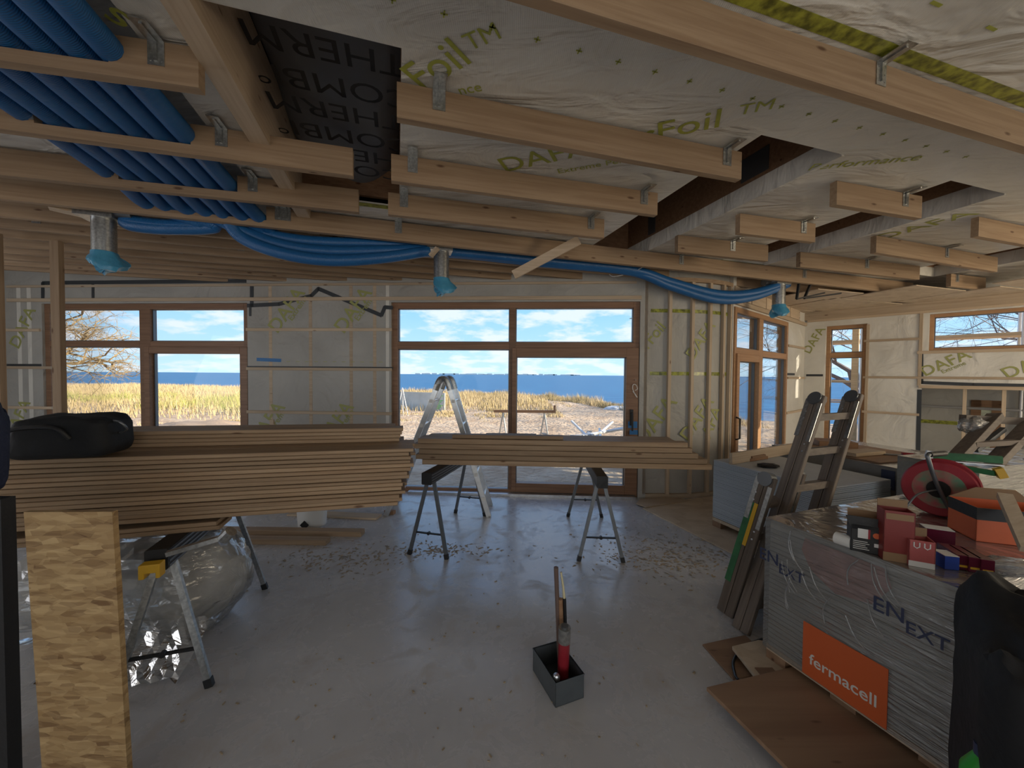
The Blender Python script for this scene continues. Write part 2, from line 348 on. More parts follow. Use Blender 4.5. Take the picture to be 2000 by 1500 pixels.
def wall_mesh(mb, s0, s1, ops, z0=0, z1=ZM, t=TH, y0=0):
    cuts = sorted(set([s0, s1] + [c for o in ops for c in o[:2]]))
    for a, b in zip(cuts, cuts[1:]):
        if b-a < 1e-4: continue
        mid = (a+b)/2; hs = [o for o in ops if o[0] < mid < o[1]]
        if not hs: mb.box((a, y0, z0), (b, y0+t, z1))
        else:
            zz = z0
            for o in sorted(hs, key=lambda q: q[2]):
                if o[2] > zz+.001: mb.box((a, y0, zz), (b, y0+t, o[2]))
                zz = o[3]
            if zz < z1-.001: mb.box((a, y0, zz), (b, y0+t, z1))
    return mb
# ---------------------------------------------------------------- floor and ground
fl = MB().flat([(-9, -4.2), (10.5, -4.2), (10.5, 2.0), (K[0]+DR[0]*5.2+.2, K[1]+DR[1]*5.2+.2), (K[0]+.1, K[1]+.25), (C1[0]-.1, C1[1]+.15), (C0[0], C0[1]+.12), (-9, 5.6)], -.12, 0)
floor = fl.build('floor', M_CON, kind='structure')

# ---------------------------------------------------------------- ceiling: membrane slabs, battens, recesses
def flatpq(mb, p0, p1, q0, q1, z0, z1): mb.box((p0, q0, z0), (p1, q1, z1), MPQ)
ceil = MB()
Z1 = ZM+.012
def qmax(p):
    if p < 2.96: return (5.14-.3445*p)/.9408
    if p < 4.25: return 4.36-.06*(p-2.96)
    if p < 7.43: return 4.28+(p-4.25)*.425
    return 5.60-2.32*(p-7.43)
for p0, p1, q0, q1, zz in ((-9.5, -1.92, -5, 9, 0), (-1.92, -1.02, -5, 3.6, .13), (-1.92, -1.02, 3.6, 9, 0), (-1.02, -.80, -5, 9, 0), (-.80, 9.05, -5, 1.735, 0), (-.80, 0.02, 3.36, 9, 0), (0.02, 2.0, 1.735, 9, 0),
          (2.0, 2.65, 4.05, 9, 0), (2.65, 3.72, 1.735, 9, 0), (3.72, 4.36, 3.72, 9, 0), (4.36, 6.3, 1.735, 9, 0), (6.3, 7.0, 3.4, 9, 0), (7.0, 9.0, 1.735, 9, 0)):
    ps = sorted(set([p0, p1] + [p for p in (2.96, 4.25, 7.43) if p0 < p < p1])); top = [(p, min(q1, qmax(p))) for p in reversed(ps)]
    if q1 < 3.8: top = [(p1, min(q1, qmax(p1))), (p0, min(q1, qmax(p0)))]
    ceil.flat([tuple(PQ(*t)[:2]) for t in [(p0, q0), (p1, q0)] + top], ZM+zz, Z1+zz)
ceiling = ceil.build('ceiling', M_MEM, kind='structure')
# recess sides and lids
def recess(p0, p1, q0, q1, top, topname):
    b = MB(); t = .02
    b.box((p0-t, q0, Z1), (p0, q1, ZT-.02), MPQ); b.box((p1, q0, Z1+.11), (p1+t, q1, ZT-.02), MPQ)
    b.box((p0-t, q0-t, Z1), (p1+t, q0, ZT-.02), MPQ); b.box((p0-t, q1, Z1+.10), (p1+t, q1+t, ZT-.02), MPQ)
    b.build('recess_beam', M_GLU, ceiling)
    s = MB(); s.box((p1-.004, q0, ZM-.01), (p1+t, q1, Z1+.12), MPQ); s.box((p0, q1-.004, ZM-.01), (p1, q1+t, Z1+.10), MPQ); s.build('membrane_skirt', M_MEM, ceiling)
    l = MB(); l.box((p0, q0, ZT-.04), (p1, q1, ZT-.02), MPQ); return l.build(topname, top, ceiling)
recess(2.0, 2.65, 1.735, 4.05, M_DARK, 'recess_lid'); recess(3.72, 4.36, 1.735, 3.72, M_DARK, 'recess_lid'); recess(6.3, 7.0, 1.735, 3.4, M_DARK, 'recess_lid')
# black foil bulging in the recess above the sawhorses
def foil():
    p0, p1, q0, q1 = -.70, 0.02, 1.735, 3.36; n = 22; mb = MB(); vs = []
    for j in range(n+1):
        for i in range(n+1):
            u = i/n; v = j/n
            z = ZT-.05 - .16*math.sin(PI*u)**.7*(.35+.65*v) - .10*v + .02*math.sin(9*u+5*v)+.018*math.sin(14*v-6*u)
            vs.append(PQ(p0+(p1-p0)*u, q0+(q1-q0)*v, z))
    mb.add(vs, [(j*(n+1)+i, j*(n+1)+i+1, (j+1)*(n+1)+i+1, (j+1)*(n+1)+i) for j in range(n) for i in range(n)])
    return mb.build('insulation_foil', M_FOIL, ceiling, smooth=True, label='black printed insulation foil bulging in the ceiling opening')
foil()
b = MB(); b.box((-.02+.04, 1.735, Z1), (.04, 3.36, ZT-.03), MPQ); b.box((-.80, 3.36, ZM+.06), (.04, 3.40, ZT-.03), MPQ); b.box((-.80, 1.70, Z1), (.04, 1.735, ZT-.03), MPQ); b.build('recess_beam', M_GLU, ceiling)
MB().box((0, -.05, ZM-.07-3.12), (3.6, .05, ZM+.40-3.12)).build('glulam_beam', M_BATP, ceiling, frame_of(PQ(-.75, .55, 3.12), (E2[0], E2[1], 0)))
for k, (tx, q, dz) in enumerate((('COMBI', 1.95, -.105), ('\u00b0THERM', 2.12, -.135), ('COMBI\u00b0', 2.32, -.17), ('\u00b0THERM', 2.50, -.195), ('COMBI\u00b0', 2.68, -.225), ('THERM\u00b0', 2.84, -.25), ('COMBI', 3.0, -.27))):
    text_obj('foil_lettering', tx, .235, basis(PQ(-.31+.03*(k % 2), q, ZT-.05+dz-.09*1), (E1[0]*-1, E1[1]*-1, 0), (E2[0], E2[1], .06)), M_FOILP, ceiling, bold=.02)
# top roof slab with overhang
roof_pts = [(-9.6, -4.6), (10.9, -4.6), (11, 1.9), (K[0]+DR[0]*5.2+.6, K[1]+DR[1]*5.2+.5), (K[0]+.75*DD[0]+.3*0, K[1]+.75*DD[1]), (K[0]+DD[0]*.45-.45, K[1]+DD[1]*.45+.35), (C1[0]-.45, C1[1]+.65), (C0[0]-.1, C0[1]+.55), (-9.6, 6.1)]
roof = MB().flat(roof_pts, ZT, ZT+.22); roof.build('roof', M_DARK, kind='structure')
fas = MB()
for a, b_ in zip(roof_pts, roof_pts[1:]+roof_pts[:1]): fas.bar((a[0], a[1], 3.3), (b_[0], b_[1], 3.3), .03, .5)
fas.build('roof_fascia', M_GLU, kind='structure')

# ---- battens
def bracket_mesh():
    b = MB(); b.box((-.03, -.003, -.10), (.03, 0, .0)); b.box((-.006, -.009, -.085), (.006, -.003, 0)); b.box((-.03, -.11, -.003), (.03, 0, .0)); b.box((-.006, -.09, -.009), (.006, 0, -.003))
    for i in (-1, 1):
        for j in range(3): b.cyl((i*.019, -.0045, -.022-.03*j), (i*.019, -.003, -.022-.03*j), .004, 6)
    return b.mesh('bracket', M_GALV)
BRK = bracket_mesh()
BH = .165; BW = .048
def batten(x0, y0, x1, y1, brks=(), notch=None, h=BH, w_=BW, m=None, z=ZC, pq=None, lab=None, up_=1):
    """front-bottom edge given by two pixels; brks = pixel x of the galvanised angle brackets"""
    A = U(x0, y0, z) if pq is None else PQ(pq[0], pq[2], z); B = U(x1, y1, z) if pq is None else PQ(pq[1], pq[2], z)
    d = B-A; M = frame_of(A, d); Ln = d.length
    def along(px): s, zz, p = V(px, 400, (A.x, A.y), norm2((d.x, d.y))); return s
    b = MB()
    if notch:
        a, c = [max(0.0, min(Ln, along(q))) for q in notch]; t = .052
        pts = [(0, 0), (Ln, 0), (Ln, h)] + ([(c, h), (c, t)] if c < Ln-.01 else [(Ln, t)]) + ([(a, t), (a, h), (0, h)] if a > .01 else [(0, t)])
        if c >= Ln-.01: pts.remove((Ln, h))
        b.poly(pts, 0, w_)
    else: b.cbox((0, 0, 0), (Ln, w_, h))
    o = b.build('batten', m or M_BAT, ceiling, M)
    for q in brks:
        s = along(q)
        k = bpy.data.objects.new('bracket', BRK); place(k, M @ Matrix.Translation((s, -.001, h)), o)
    return o
YC1 = 1.23
batten(0, 0, 0, 0, pq=(-2.2, 6.5, 1.175), brks=(1712,))
batten(-560, 40, 388, 171, brks=(310,), notch=(-560, 217))                     # row two, left piece notched for the ducts
batten(775, 228, 1448, 350, brks=(857, 1418))
batten(1634, 399, 1800, 426, brks=(1768,))
batten(1911, 461, 2150, 505)
batten(-400, 198, 689, 343, brks=(55, 434), notch=(70, 374))
batten(764, 352, 1284, 420, brks=(806, 1258))
batten(1445, 455, 1592, 473, brks=(1571,))
batten(1711, 493, 1948, 531, brks=(1853,))
batten(-300, 310, 700, 414, brks=(210, 494), notch=(232, 464))
batten(758, 418, 1180, 465, brks=(789, 1155))
batten(1324, 492, 1500, 510, brks=(1433,))
batten(1563, 521, 1796, 546, brks=(1697,))
batten(1857, 559, 1925, 566, brks=(1875,))
batten(-250, 362, 1783, 575, brks=(545, 560, 778, 1333, 1575), notch=(333, 520))
R6 = [( -150, 408, 1769, 590, (240, 680, 1750)), (-100, 436, 1600, 586, (70, 1280)), (-60, 458, 1500, 588, (470, 1000, 1450)), (-40, 477, 1400, 588, (350, 780)), (-30, 492, 1330, 585, (500, 900)), (-20, 505, 1150, 578, (550,)), (-20, 516, 900, 569, ()), (-20, 525, 740, 566, ())]
for x0, y0, x1, y1, bk in R6: batten(x0, y0, x1, y1, brks=bk)
# wing: battens and boarded ceiling in the lit corner
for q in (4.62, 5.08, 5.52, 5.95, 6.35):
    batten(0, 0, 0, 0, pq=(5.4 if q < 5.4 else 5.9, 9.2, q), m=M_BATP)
bo = MB()
for k, (p0, p1, q0, q1) in enumerate(((4.9, 6.3, 4.35, 5.2), (4.6, 5.8, 5.25, 6.1), (6.35, 7.9, 4.2, 5.1), (5.85, 7.3, 5.15, 6.05), (4.7, 6.2, 6.12, 7.1), (6.45, 7.5, 3.3, 4.18), (7.52, 8.6, 3.0, 4.1), (7.2, 8.2, 2.15, 2.95), (5.5, 6.4, 3.85, 4.33), (7.95, 8.8, 4.15, 4.6))):
    MB().box((p0, q0, 0), (p1-.01, q1-.01, .012)).build('ceiling_panel', M_OSBF, ceiling, MPQ @ Matrix.Translation((0, 0, ZC-.013)))
# lime tape on the membrane seam beside the nearest batten, plus short lengths
def ctape(p0, p1, q0, q1, m=M_LTAPE, z=ZM-.0015): MB().box((p0, q0, z-.001), (p1, q1, z), MPQ).build('seam_tape', m, ceiling)
ctape(.6, 7.5, 1.105, 1.165); ctape(-1.0, .1, 3.36, 3.43); ctape(1.95, 2.75, 4.02, 4.09); ctape(3.7, 4.4, 3.70, 3.76)
# lime print on the membrane
def cprint(tx, px, py, px2, py2, size, sub=None):
    a = U(px, py, ZM-.003); c = U(px2, py2, ZM-.003); d = c-a; x = d.normalized(); y = Vector((0, 0, -1)).cross(x)
    return text_obj('membrane_print', tx, size, basis((a+c)/2, x, Vector((0, 0, -1)).cross(x)), M_LIME, ceiling, bold=.002)
cprint('DAFA AirFoil', 955, 331, 1447, 224, .235); cprint('TM', 1450, 216, 1506, 205, .12)
cprint('Extreme Performance', 1035, 345, 1395, 283, .085)
cprint('Foil', 785, 172, 930, 84, .225); cprint('TM', 915, 85, 970, 62, .115)
cprint('nce', 885, 180, 950, 168, .085)
cprint('Performance', 1610, 325, 1770, 310, .12)
cprint('DAFA', 1765, 452, 1840, 432, .26)
cprint('s', 215, 20, 250, 40, .2)
mk = MB()
for i in range(14):
    for j in range(5):
        p = 1.2+.34*i+.17*(j % 2); q = .30+.16*j; mk.box((p, q, ZM-.003), (p+.055, q+.012, ZM-.002), MPQ)
for i in range(22):
    p = -.6+.19*i; mk.box((p, 1.52, ZM-.003), (p+.028, 1.526, ZM-.002), MPQ); mk.box((p+.011, 1.508, ZM-.003), (p+.017, 1.538, ZM-.002), MPQ)
    p = .1+.085*i; mk.box((p, 2.12, ZM-.003), (p+.02, 2.125, ZM-.002), MPQ)
mk.build('membrane_marks', M_LIME, ceiling)
MB().box((-.12, -.004, -.09), (.12, 0, .09)).build('nail_plate', M_ALUD, ceiling, frame_of(PQ(2.645, 2.35, Z1+.24), (E2[0], E2[1], 0)))
MB().box((-.06, -.004, -.1), (.06, 0, .1)).build('nail_plate', M_ALUD, ceiling, frame_of(PQ(2.645, 3.6, Z1+.24), (E2[0], E2[1], 0)))

# ================================================================ sea wall with two windows
zt = 2.47
L0, L1 = sb(84), sb(484); W0, W1 = sb(764), sb(1249)
wb = wall_mesh(MB(), -8.6, V(1258, 900, OB, DB)[0]+.02, [(L0, L1, -.001, zt), (W0, W1, -.001, zt)], z1=ZT)
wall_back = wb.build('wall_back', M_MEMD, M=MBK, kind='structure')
def wbar(px0, px1, y, h=.038, t=.022, m=M_BATP, yo=0, s=None):
    a, c = (sb(px0), sb(px1)) if s is None else s
    MB().cbox((0, -t, -h/2), (c-a, 0, h/2), c=.002).build('batten', m, wall_back, MBK @ Matrix.Translation((a, -yo, zb((px0+px1)/2, y))))
for y in (644, 721, 806): wbar(483, 766, y)
for y in (645, 718, 796): wbar(2, 82 if y < 700 else 103, y)
wbar(20, 1250, 584, .045); wbar(20, 1240, 556, .03)
for px in (529, 607, 686, 732, 757):
    a = sb(px); MB().box((-.022, -.002, 0), (.022, 0, 2.7)).build('stud', M_BATP if px not in (757,) else M_MEM, wall_back, MBK @ Matrix.Translation((a, 0, 0)))
for px in (40, 60): MB().box((-.03, -.002, 0), (.03, 0, 2.7)).build('stud', M_MEM, wall_back, MBK @ Matrix.Translation((sb(px), 0, 0)))
def wtape(pts, wd=.05, m=M_BTAPE, Mw=MBK, fs=(sb, zb), par=None, yo=.003):
    for (a, b_) in zip(pts, pts[1:]):
        A = Vector((V(*a, OB, DB)[0], -yo, V(*a, OB, DB)[1])) if fs[0] is sb else Vector((sr(*a), -yo, zr(*a)))
        B = Vector((V(*b_, OB, DB)[0], -yo, V(*b_, OB, DB)[1])) if fs[0] is sb else Vector((sr(*b_), -yo, zr(*b_)))
        d = B-A; f = frame_of(A, d, (0, 1, 0)); MB().box((-.01, -wd/2, -.0008), (d.length+.01, wd/2, .0008)).build('dark_tape' if m is M_BTAPE else 'tape', m, par or wall_back, Mw @ f)
wtape([(84, 585), (84, 553), (130, 552), (480, 549)]); wtape([(182, 553), (182, 585)], .04); wtape([(492, 558), (492, 598)]); wtape([(484, 597), (545, 594), (608, 578), (622, 564), (745, 616), (752, 600), (766, 601)], .05)
wtape([(484, 717), (766, 719)], .03); wtape([(5, 714), (80, 714)], .045); wtape([(503, 702), (548, 704)], .045, M_BLUE)
wtape([(489, 600), (489, 616)], .03)
def wprint(tx, px, py, size, rot, Mw=MBK, par=None, right=False):
    s, z = (sb(px, py), zb(px, py)) if not right else (sr(px, py), zr(px, py))
    x = Mw.to_3x3() @ Vector((math.cos(rot), 0, math.sin(rot))); y = Mw.to_3x3() @ Vector((-math.sin(rot), 0, math.cos(rot)))
    p = Mw @ Vector((s, -.004, z)); text_obj('membrane_print', tx, size, basis(p, x, y), M_LIMW, par or wall_back, bold=.01)
for px, py in ((522, 828), (655, 828), (560, 606), (690, 606)):
    wprint('DAFA', px, py, .26, .95); wprint('Extreme', px+18 if py > 700 else px+22, py-4, .11, .95)
wprint('DAFA', 45, 640, .24, 1.1); wprint('DAFA', 35, 820, .24, 1.1)
for k in range(14): wbar(0, 0, 0, s=(0, 0)) if False else None
mk = MB()
for k in range(11):
    a = sb(560+18*k); z = zb(650, 707); mk.box((a, -.004, z), (a+.05, -.003, z+.005))
mk.build('membrane_marks', M_LIME, wall_back, MBK)

def window(name, Mw, s0, s1, z0, z1, fw_=.07, mul=(), tran=(), leaf=None, m=M_FRM, dep=.10, y0=.03, panes=None, label=None):
    """frame, mullions, transoms, an optional opening leaf and panes"""
    o = MB()
    o.box((s0, y0, z0), (s0+fw_, y0+dep, z1)); o.box((s1-fw_, y0, z0), (s1, y0+dep, z1)); o.box((s0+fw_, y0, z1-fw_), (s1-fw_, y0+dep, z1)); o.box((s0+fw_, y0, z0), (s1-fw_, y0+dep, z0+fw_*.8))
    fr = o.build(name, m, M=Mw, kind='structure', bevel=.003)
    for a, c, zz0, zz1 in mul: MB().box((a, y0+.002, zz0), (c, y0+dep-.002, zz1)).build('mullion', m, fr, Mw, bevel=.003)
    for a, c, zz0, zz1 in tran: MB().box((a, y0+.001, zz0), (c, y0+dep-.001, zz1)).build('transom', m, fr, Mw, bevel=.003)
    for a, c, zz0, zz1, th in (leaf or []):
        q = MB(); yy = y0-.025
        q.box((a, yy, zz0), (a+th[0], yy+dep, zz1)); q.box((c-th[1], yy, zz0), (c, yy+dep, zz1)); q.box((a+th[0], yy, zz1-th[2]), (c-th[1], yy+dep, zz1)); q.box((a+th[0], yy, zz0), (c-th[1], yy+dep, zz0+th[3]))
        q.build('opening_leaf', m, fr, Mw, bevel=.004)
    for a, c, zz0, zz1 in panes:
        MB().box((a, y0+.05, zz0), (c, y0+.056, zz1)).build('pane', M_GLASS, fr, Mw)
        g = MB(); t = .012
        for bx in (((a, y0+.035, zz0), (a+t, y0+.075, zz1)), ((c-t, y0+.035, zz0), (c, y0+.075, zz1)), ((a, y0+.035, zz1-t), (c, y0+.075, zz1)), ((a, y0+.035, zz0), (c, y0+.075, zz0+t))): g.box(*bx)
        g.build('glazing_bead', M_ALUD, fr, Mw)
    return fr
# left window
m0, m1 = sb(269), sb(290); tr0, tr1 = zb(300, 677), zb(300, 666)
wl = window('window_1', MBK, L0, L1, 0, zt, .075, [(m0, m1, 0.05, zt-.07)], [(L0+.07, m0, tr0, tr1), (m1, L1-.07, tr0, tr1)],
       [(sb(281), L1-.01, .04, tr0, (.07, sb(484)-sb(469), .09, .11))],
       panes=[(L0+.07, m0, tr1, zt-.07), (m1, L1-.07, tr1, zt-.07), (L0+.07, m0, .05, tr0), (sb(292), sb(469), .12, tr0-.08)])
# middle window with sliding door
m0, m1 = sb(994), sb(1006); tr0, tr1 = zb(1000, 682), zb(1000, 668)
wc = window('window_2', MBK, W0, W1, 0, zt, .075, [(m0, m1, 0.05, zt-.07)], [(W0+.07, m0, tr0, tr1), (m1, W1-.07, tr0, tr1)],
       [(sb(1000), W1-.01, .04, tr0+.02, (.055, sb(1248)-sb(1224), tr0+.02-zb(1100, 697), .11))],
       panes=[(W0+.07, m0, tr1, zt-.07), (m1, W1-.07, tr1, zt-.07), (W0+.07, m0, .05, tr0), (sb(1008), sb(1224), .13, zb(1100, 697))])
hd = MB(); hs = sb(1234); hd.box((hs-.018, -.03, .92), (hs+.018, -.005, 1.12)); hd.tube([(hs, -.03, 1.08), (hs, -.07, 1.08), (hs, -.07, .86)], .011, 8)
hd.build('door_handle', M_BLK, wc, MBK)
tp = MB(); tp.box((sb(1228), -.008, zb(1234, 836)), (sb(1246), -.0055, zb(1234, 823))); tp.box((sb(1230), -.034, zb(1234, 848)), (sb(1246), -.031, zb(1234, 839))); tp.build('blue_tape', M_BLUE, wc, MBK)
hl = MB(); hl.box((sb(800), -.07, .0), (sb(1243), .03, .03)); hl.build('sill', M_ALU, wc, MBK)
cord = empty('hanging_cord', MBK @ Vector((sb(1240), -.03, 1.4)), 'small coil of pale cord hanging on the right jamb of the middle window', 'cord')
MB().tube(catmull([MBK @ Vector((sb(1239)+.03*math.sin(a*1.3), -.035-.006*(a % 2), 1.42-.06*math.cos(a*1.1)-.015*a)) for a in range(9)], 5), .005, 6).build('coil', M_WHT, cord, smooth=True)
MB().cyl(MBK @ Vector((sb(1240), 0.0, 1.49)), MBK @ Vector((sb(1240), -.05, 1.49)), .004, 6).build('hook', M_GALV, cord)
# ---------------------------------------------------------------- curved stud wall
def cpt(t, off=0.0):
    x = (1-t)**2*C0[0]+2*t*(1-t)*CC[0]+t*t*C1[0]; y = (1-t)**2*C0[1]+2*t*(1-t)*CC[1]+t*t*C1[1]
    dx = 2*(1-t)*(CC[0]-C0[0])+2*t*(C1[0]-CC[0]); dy = 2*(1-t)*(CC[1]-C0[1])+2*t*(C1[1]-CC[1]); l = math.hypot(dx, dy); dx /= l; dy /= l
    return Vector((x-dy*off, y+dx*off, 0)), Vector((dx, dy, 0))
cw = MB(); n = 16; NV = 0
def curved_strip(mb, t0, t1, z0, z1, o0, o1, n=16):
    vs = []
    for i in range(n+1):
        t = t0+(t1-t0)*i/n
        for off in (o0, o1):
            for z in (z0, z1): p, d = cpt(t, off); vs.append((p.x, p.y, z))
    fs = []
    for i in range(n):
        a = i*4; b = a+4
        fs += [(a, b, b+1, a+1), (a+2, a+3, b+3, b+2), (a, a+2, b+2, b), (a+1, b+1, b+3, a+3)]
    fs += [(0, 1, 3, 2), (n*4, n*4+2, n*4+3, n*4+1)]
    return mb.add(vs, fs)
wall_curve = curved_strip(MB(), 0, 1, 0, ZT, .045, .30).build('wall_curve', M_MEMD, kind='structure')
curved_strip(MB(), -.01, 1.01, 0, .055, 0, .045).build('bottom_plate', M_BATP, wall_curve)
curved_strip(MB(), 0, 1, ZC-.03, ZC+.02, 0, .045).build('top_plate', M_BAT, wall_curve)
for (a, z0, z1) in ((.04, zb(1300, 609), zb(1300, 602)), (.04, zb(1300, 733), zb(1300, 726))):
    curved_strip(MB(), a, .95, z0, z1, .0435, .045).build('lime_tape', M_LTAPE, wall_curve)
def tpx(px):
    u = (px-1000)/F; return min((abs(cpt(i/200)[0].x/cpt(i/200)[0].y-u), i/200) for i in range(201))[1]
for px in (1258, 1308, 1352, 1387, 1413, 1426):
    p, d = cpt(tpx(px)); M = frame_of(p, (0, 0, 1), (d.x, d.y, 0)); M = Matrix(((0, d.x, -d.y, p.x), (0, d.y, d.x, p.y), (1, 0, 0, 0), (0, 0, 0, 1)))
    MB().cbox((.055, -.02, 0), (ZC-.03, .02, .044), c=.002).build('stud', M_BATP, wall_curve, M)
for (px, z, tx, sz, ro) in ((1278, 2.05, 'rFoil', .2, .9), (1285, .98, 'DAFA', .27, .95), (1372, 2.0, 'DAFA', .22, .95), (1368, 1.0, 'DAFA', .25, .95), (1398, .95, 'AFA', .24, 1.1)):
    p, d = cpt(tpx(px), .040); x = d*math.cos(ro)+Vector((0, 0, math.sin(ro))); y = -d*math.sin(ro)+Vector((0, 0, math.cos(ro)))
    text_obj('membrane_print', tx, sz, basis((p.x, p.y, z), x, y), M_LIMW, wall_curve, bold=.01)

# ---------------------------------------------------------------- door wall of the wing
D0, D1 = .03, sd_(1535); ztd = 2.47
wd = wall_mesh(MB(), 0, sK+TH, [(D0, D1, -.001, ztd)], z1=ZT); wall_door = wd.build('wall_right_end', M_MEM, M=MDW, kind='structure')
sm0, sm1 = sd_(1479), sd_(1486.5); t0_, t1_ = 1.84, 1.93
window('door_1', MDW, D0, D1, 0, ztd, .07, [(sm0, sm1, .05, ztd-.07)], [(D0+.07, sm0, t0_, t1_), (sm1, D1-.07, t0_, t1_)],
       [(D0+.04, sm0+.03, .04, t0_+.01, (.09, .09, .10, .12))], m=M_FRL, dep=.14, y0=-.02,
       panes=[(D0+.07, sm0, t1_, ztd-.07), (sm1, D1-.07, t1_, ztd-.07), (D0+.13, sm0-.06, .16, t0_-.09), (sm1, D1-.07, .05, t0_)])
dh = MB(); s_ = sd_(1433); dh.tube([MDW @ Vector((s_, -.04, 1.0)), MDW @ Vector((s_, -.09, .98)), MDW @ Vector((s_, -.09, .72)), MDW @ Vector((s_, -.04, .70))], .012, 8)
dh.build('door_handle', M_BLK, bpy.data.objects['door_1'], smooth=True)
for k, y in enumerate((673, 734, 800)):
    a = sd_(1537); MB().cbox((0, -.022, -.02), (sK-a-.01, 0, .02)).build('batten', M_BATP, wall_door, MDW @ Matrix.Translation((a, 0, zd(1550, y+4))))
tp = MB(); tp.box((0, -.03, 0), (sK, 0, .06)); tp.build('top_trim', M_BATP, wall_door, MDW @ Matrix.Translation((0, 0, 2.50)))
for k in range(5): MB().box((.02+.6*k, -.022, 2.57), (.59+.6*k, 0, 2.74)).build('ply_panel', M_BATP, wall_door, MDW) if .59+.6*k < sK+.4 else None
MB().box((sd_(1536), -.003, zd(1550, 731)-.02), (sd_(1552), 0, zd(1550, 731)+.02)).build('dark_tape', M_BTAPE, wall_door, MDW)
# ---------------------------------------------------------------- right wall of the wing with tall window, strip window and opening
R0, R1 = sr(1611), sr(1691); Q0, Q1 = sr(1812), 4.6; G0, G1 = sr(1800), 4.9
zq0, zq1 = zr(1813, 685), zr(1813, 614); zg = zr(1820, 758)
wr = wall_mesh(MB(), 0, 5.2, [(R0, R1, .1, 2.47), (Q0, Q1, zq0, zq1), (G0, G1, -.001, zg)], z1=ZT); wall_right = wr.build('wall_right', M_MEM, M=MRW, kind='structure')
window('window_3', MRW, R0, R1, .1, 2.47, .06, [], [(R0+.06, R1-.06, zr(1650, 698), zr(1650, 688))], None, M_FRL, .12, .06,
       panes=[(R0+.06, R1-.06, zr(1650, 688), 2.41), (R0+.06, R1-.06, .15, zr(1650, 698))])
window('window_4', MRW, Q0, Q1, zq0, zq1, .05, [], [], None, M_FRL, .12, .06, panes=[(Q0+.05, Q1-.05, zq0+.04, zq1-.05)])
def rbar(px0, px1, py, s1=None, h=.038, nm='batten', m=M_BATP, t=.022):
    a = sr(px0); c = s1 if s1 is not None else sr(px1); MB().cbox((0, -t, -h/2), (c-a, 0, h/2), c=.002).build(nm, m, wall_right, MRW @ Matrix.Translation((a, 0, zr((px0+min(px1, 2000))/2, py))))
rbar(1686, 1798, 664); rbar(1686, 2000, 738, 4.9); rbar(1686, 1798, 807); rbar(1790, 2000, 686, 4.9, .045); rbar(1795, 2000, 757, 4.9, .05)
rbar(1575, 2000, 609, 5.0, .07, 'top_trim', M_BATP, .04)
MB().box((0, -.05, 0), (5.1, 0, .16)).build('header_board', M_BATP, wall_right, MRW @ Matrix.Translation((0, 0, 2.60)))
for px in (1796, 1693): MB().cbox((0, -.02, -.02), (2.4 if px < 1700 else 1.3, 0, .02)).build('stud', M_BATP, wall_right, MRW @ Matrix(((0, 0, 1, sr(px)), (0, 1, 0, 0), (1, 0, 0, .05 if px < 1700 else 1.42), (0, 0, 0, 1))))
wtape([(1799, 692), (1799, 747), (1900, 751), (1999, 753)], .05, M_BTAPE, MRW, (sr, zr), wall_right); wtape([(1796, 762), (1793, 880)], .05, M_BTAPE, MRW, (sr, zr), wall_right)
wtape([(1576, 733), (1606, 733)], .04, M_BTAPE, MRW, (sr, zr), wall_right)
wprint('DAFA', 1845, 710, .22, .55, MRW, wall_right, True); wprint('Extreme', 1862, 718, .08, .55, MRW, wall_right, True); wprint('DAFA', 1590, 665, .2, 1.1, MRW, wall_right, True); wprint('DAFA', 2015, 712, .22, .55, MRW, wall_right, True)
# room beyond the opening
nb = MB(); nb.box((G0-.3, 2.0, 0), (6.4, 2.1, 1.75)); nb.box((G0-.35, TH, 0), (G0-.25, 2.0, 1.75)); nb.box((G0-.35, TH, 1.75), (6.4, 2.1, 1.80)); nb.box((G0-.9, TH, -.1), (6.4, 2.1, 0))
next_room = nb.build('wall_next_room', M_MEMD, M=MRW, kind='structure')
for px in (1883, 1961):
    s_ = V(px, 800, K, DR)[0]; MB().cbox((0, -.02, -.02), (zg, .02, .02)).build('stud', M_BATP, wall_right, MRW @ Matrix(((0, 0, 1, s_), (0, 1, 0, .15), (1, 0, 0, 0), (0, 0, 0, 1))))
OR2 = MRW @ Vector((0, 2.0, 0)); 
def s2(px): return V(px, 800, (OR2.x, OR2.y), DR)[0]
def z2(px, py): return V(px, py, (OR2.x, OR2.y), DR)[1]
a, c = s2(1896), s2(1958); f = MB(); za, zb_ = z2(1925, 880), z2(1925, 782)
f.box((a, -.03, za), (a+.12, .0, zb_)); f.box((c-.12, -.03, za), (c, .0, zb_)); f.box((a, -.03, zb_-.12), (c, .0, zb_)); f.build('window_5', M_GLU, M=MRW @ Matrix.Translation((0, 2.0, 0)), kind='structure')
M_LITW = mat('lit_pane', (.75, .8, .6), .4, var=.4, scale=9)  # opaque pane, light from outside is put into its pale colour
MB().box((a+.12, -.012, za), (c-.12, -.005, zb_-.12)).build('pane', M_LITW, bpy.data.objects['window_5'], MRW @ Matrix.Translation((0, 2.0, 0)))
MB().box((G0-.25, -.004, z2(1850, 829)), (s2(1885), -.001, z2(1850, 822))).build('lime_tape', M_LTAPE, next_room, MRW @ Matrix.Translation((0, 2.0, 0)))
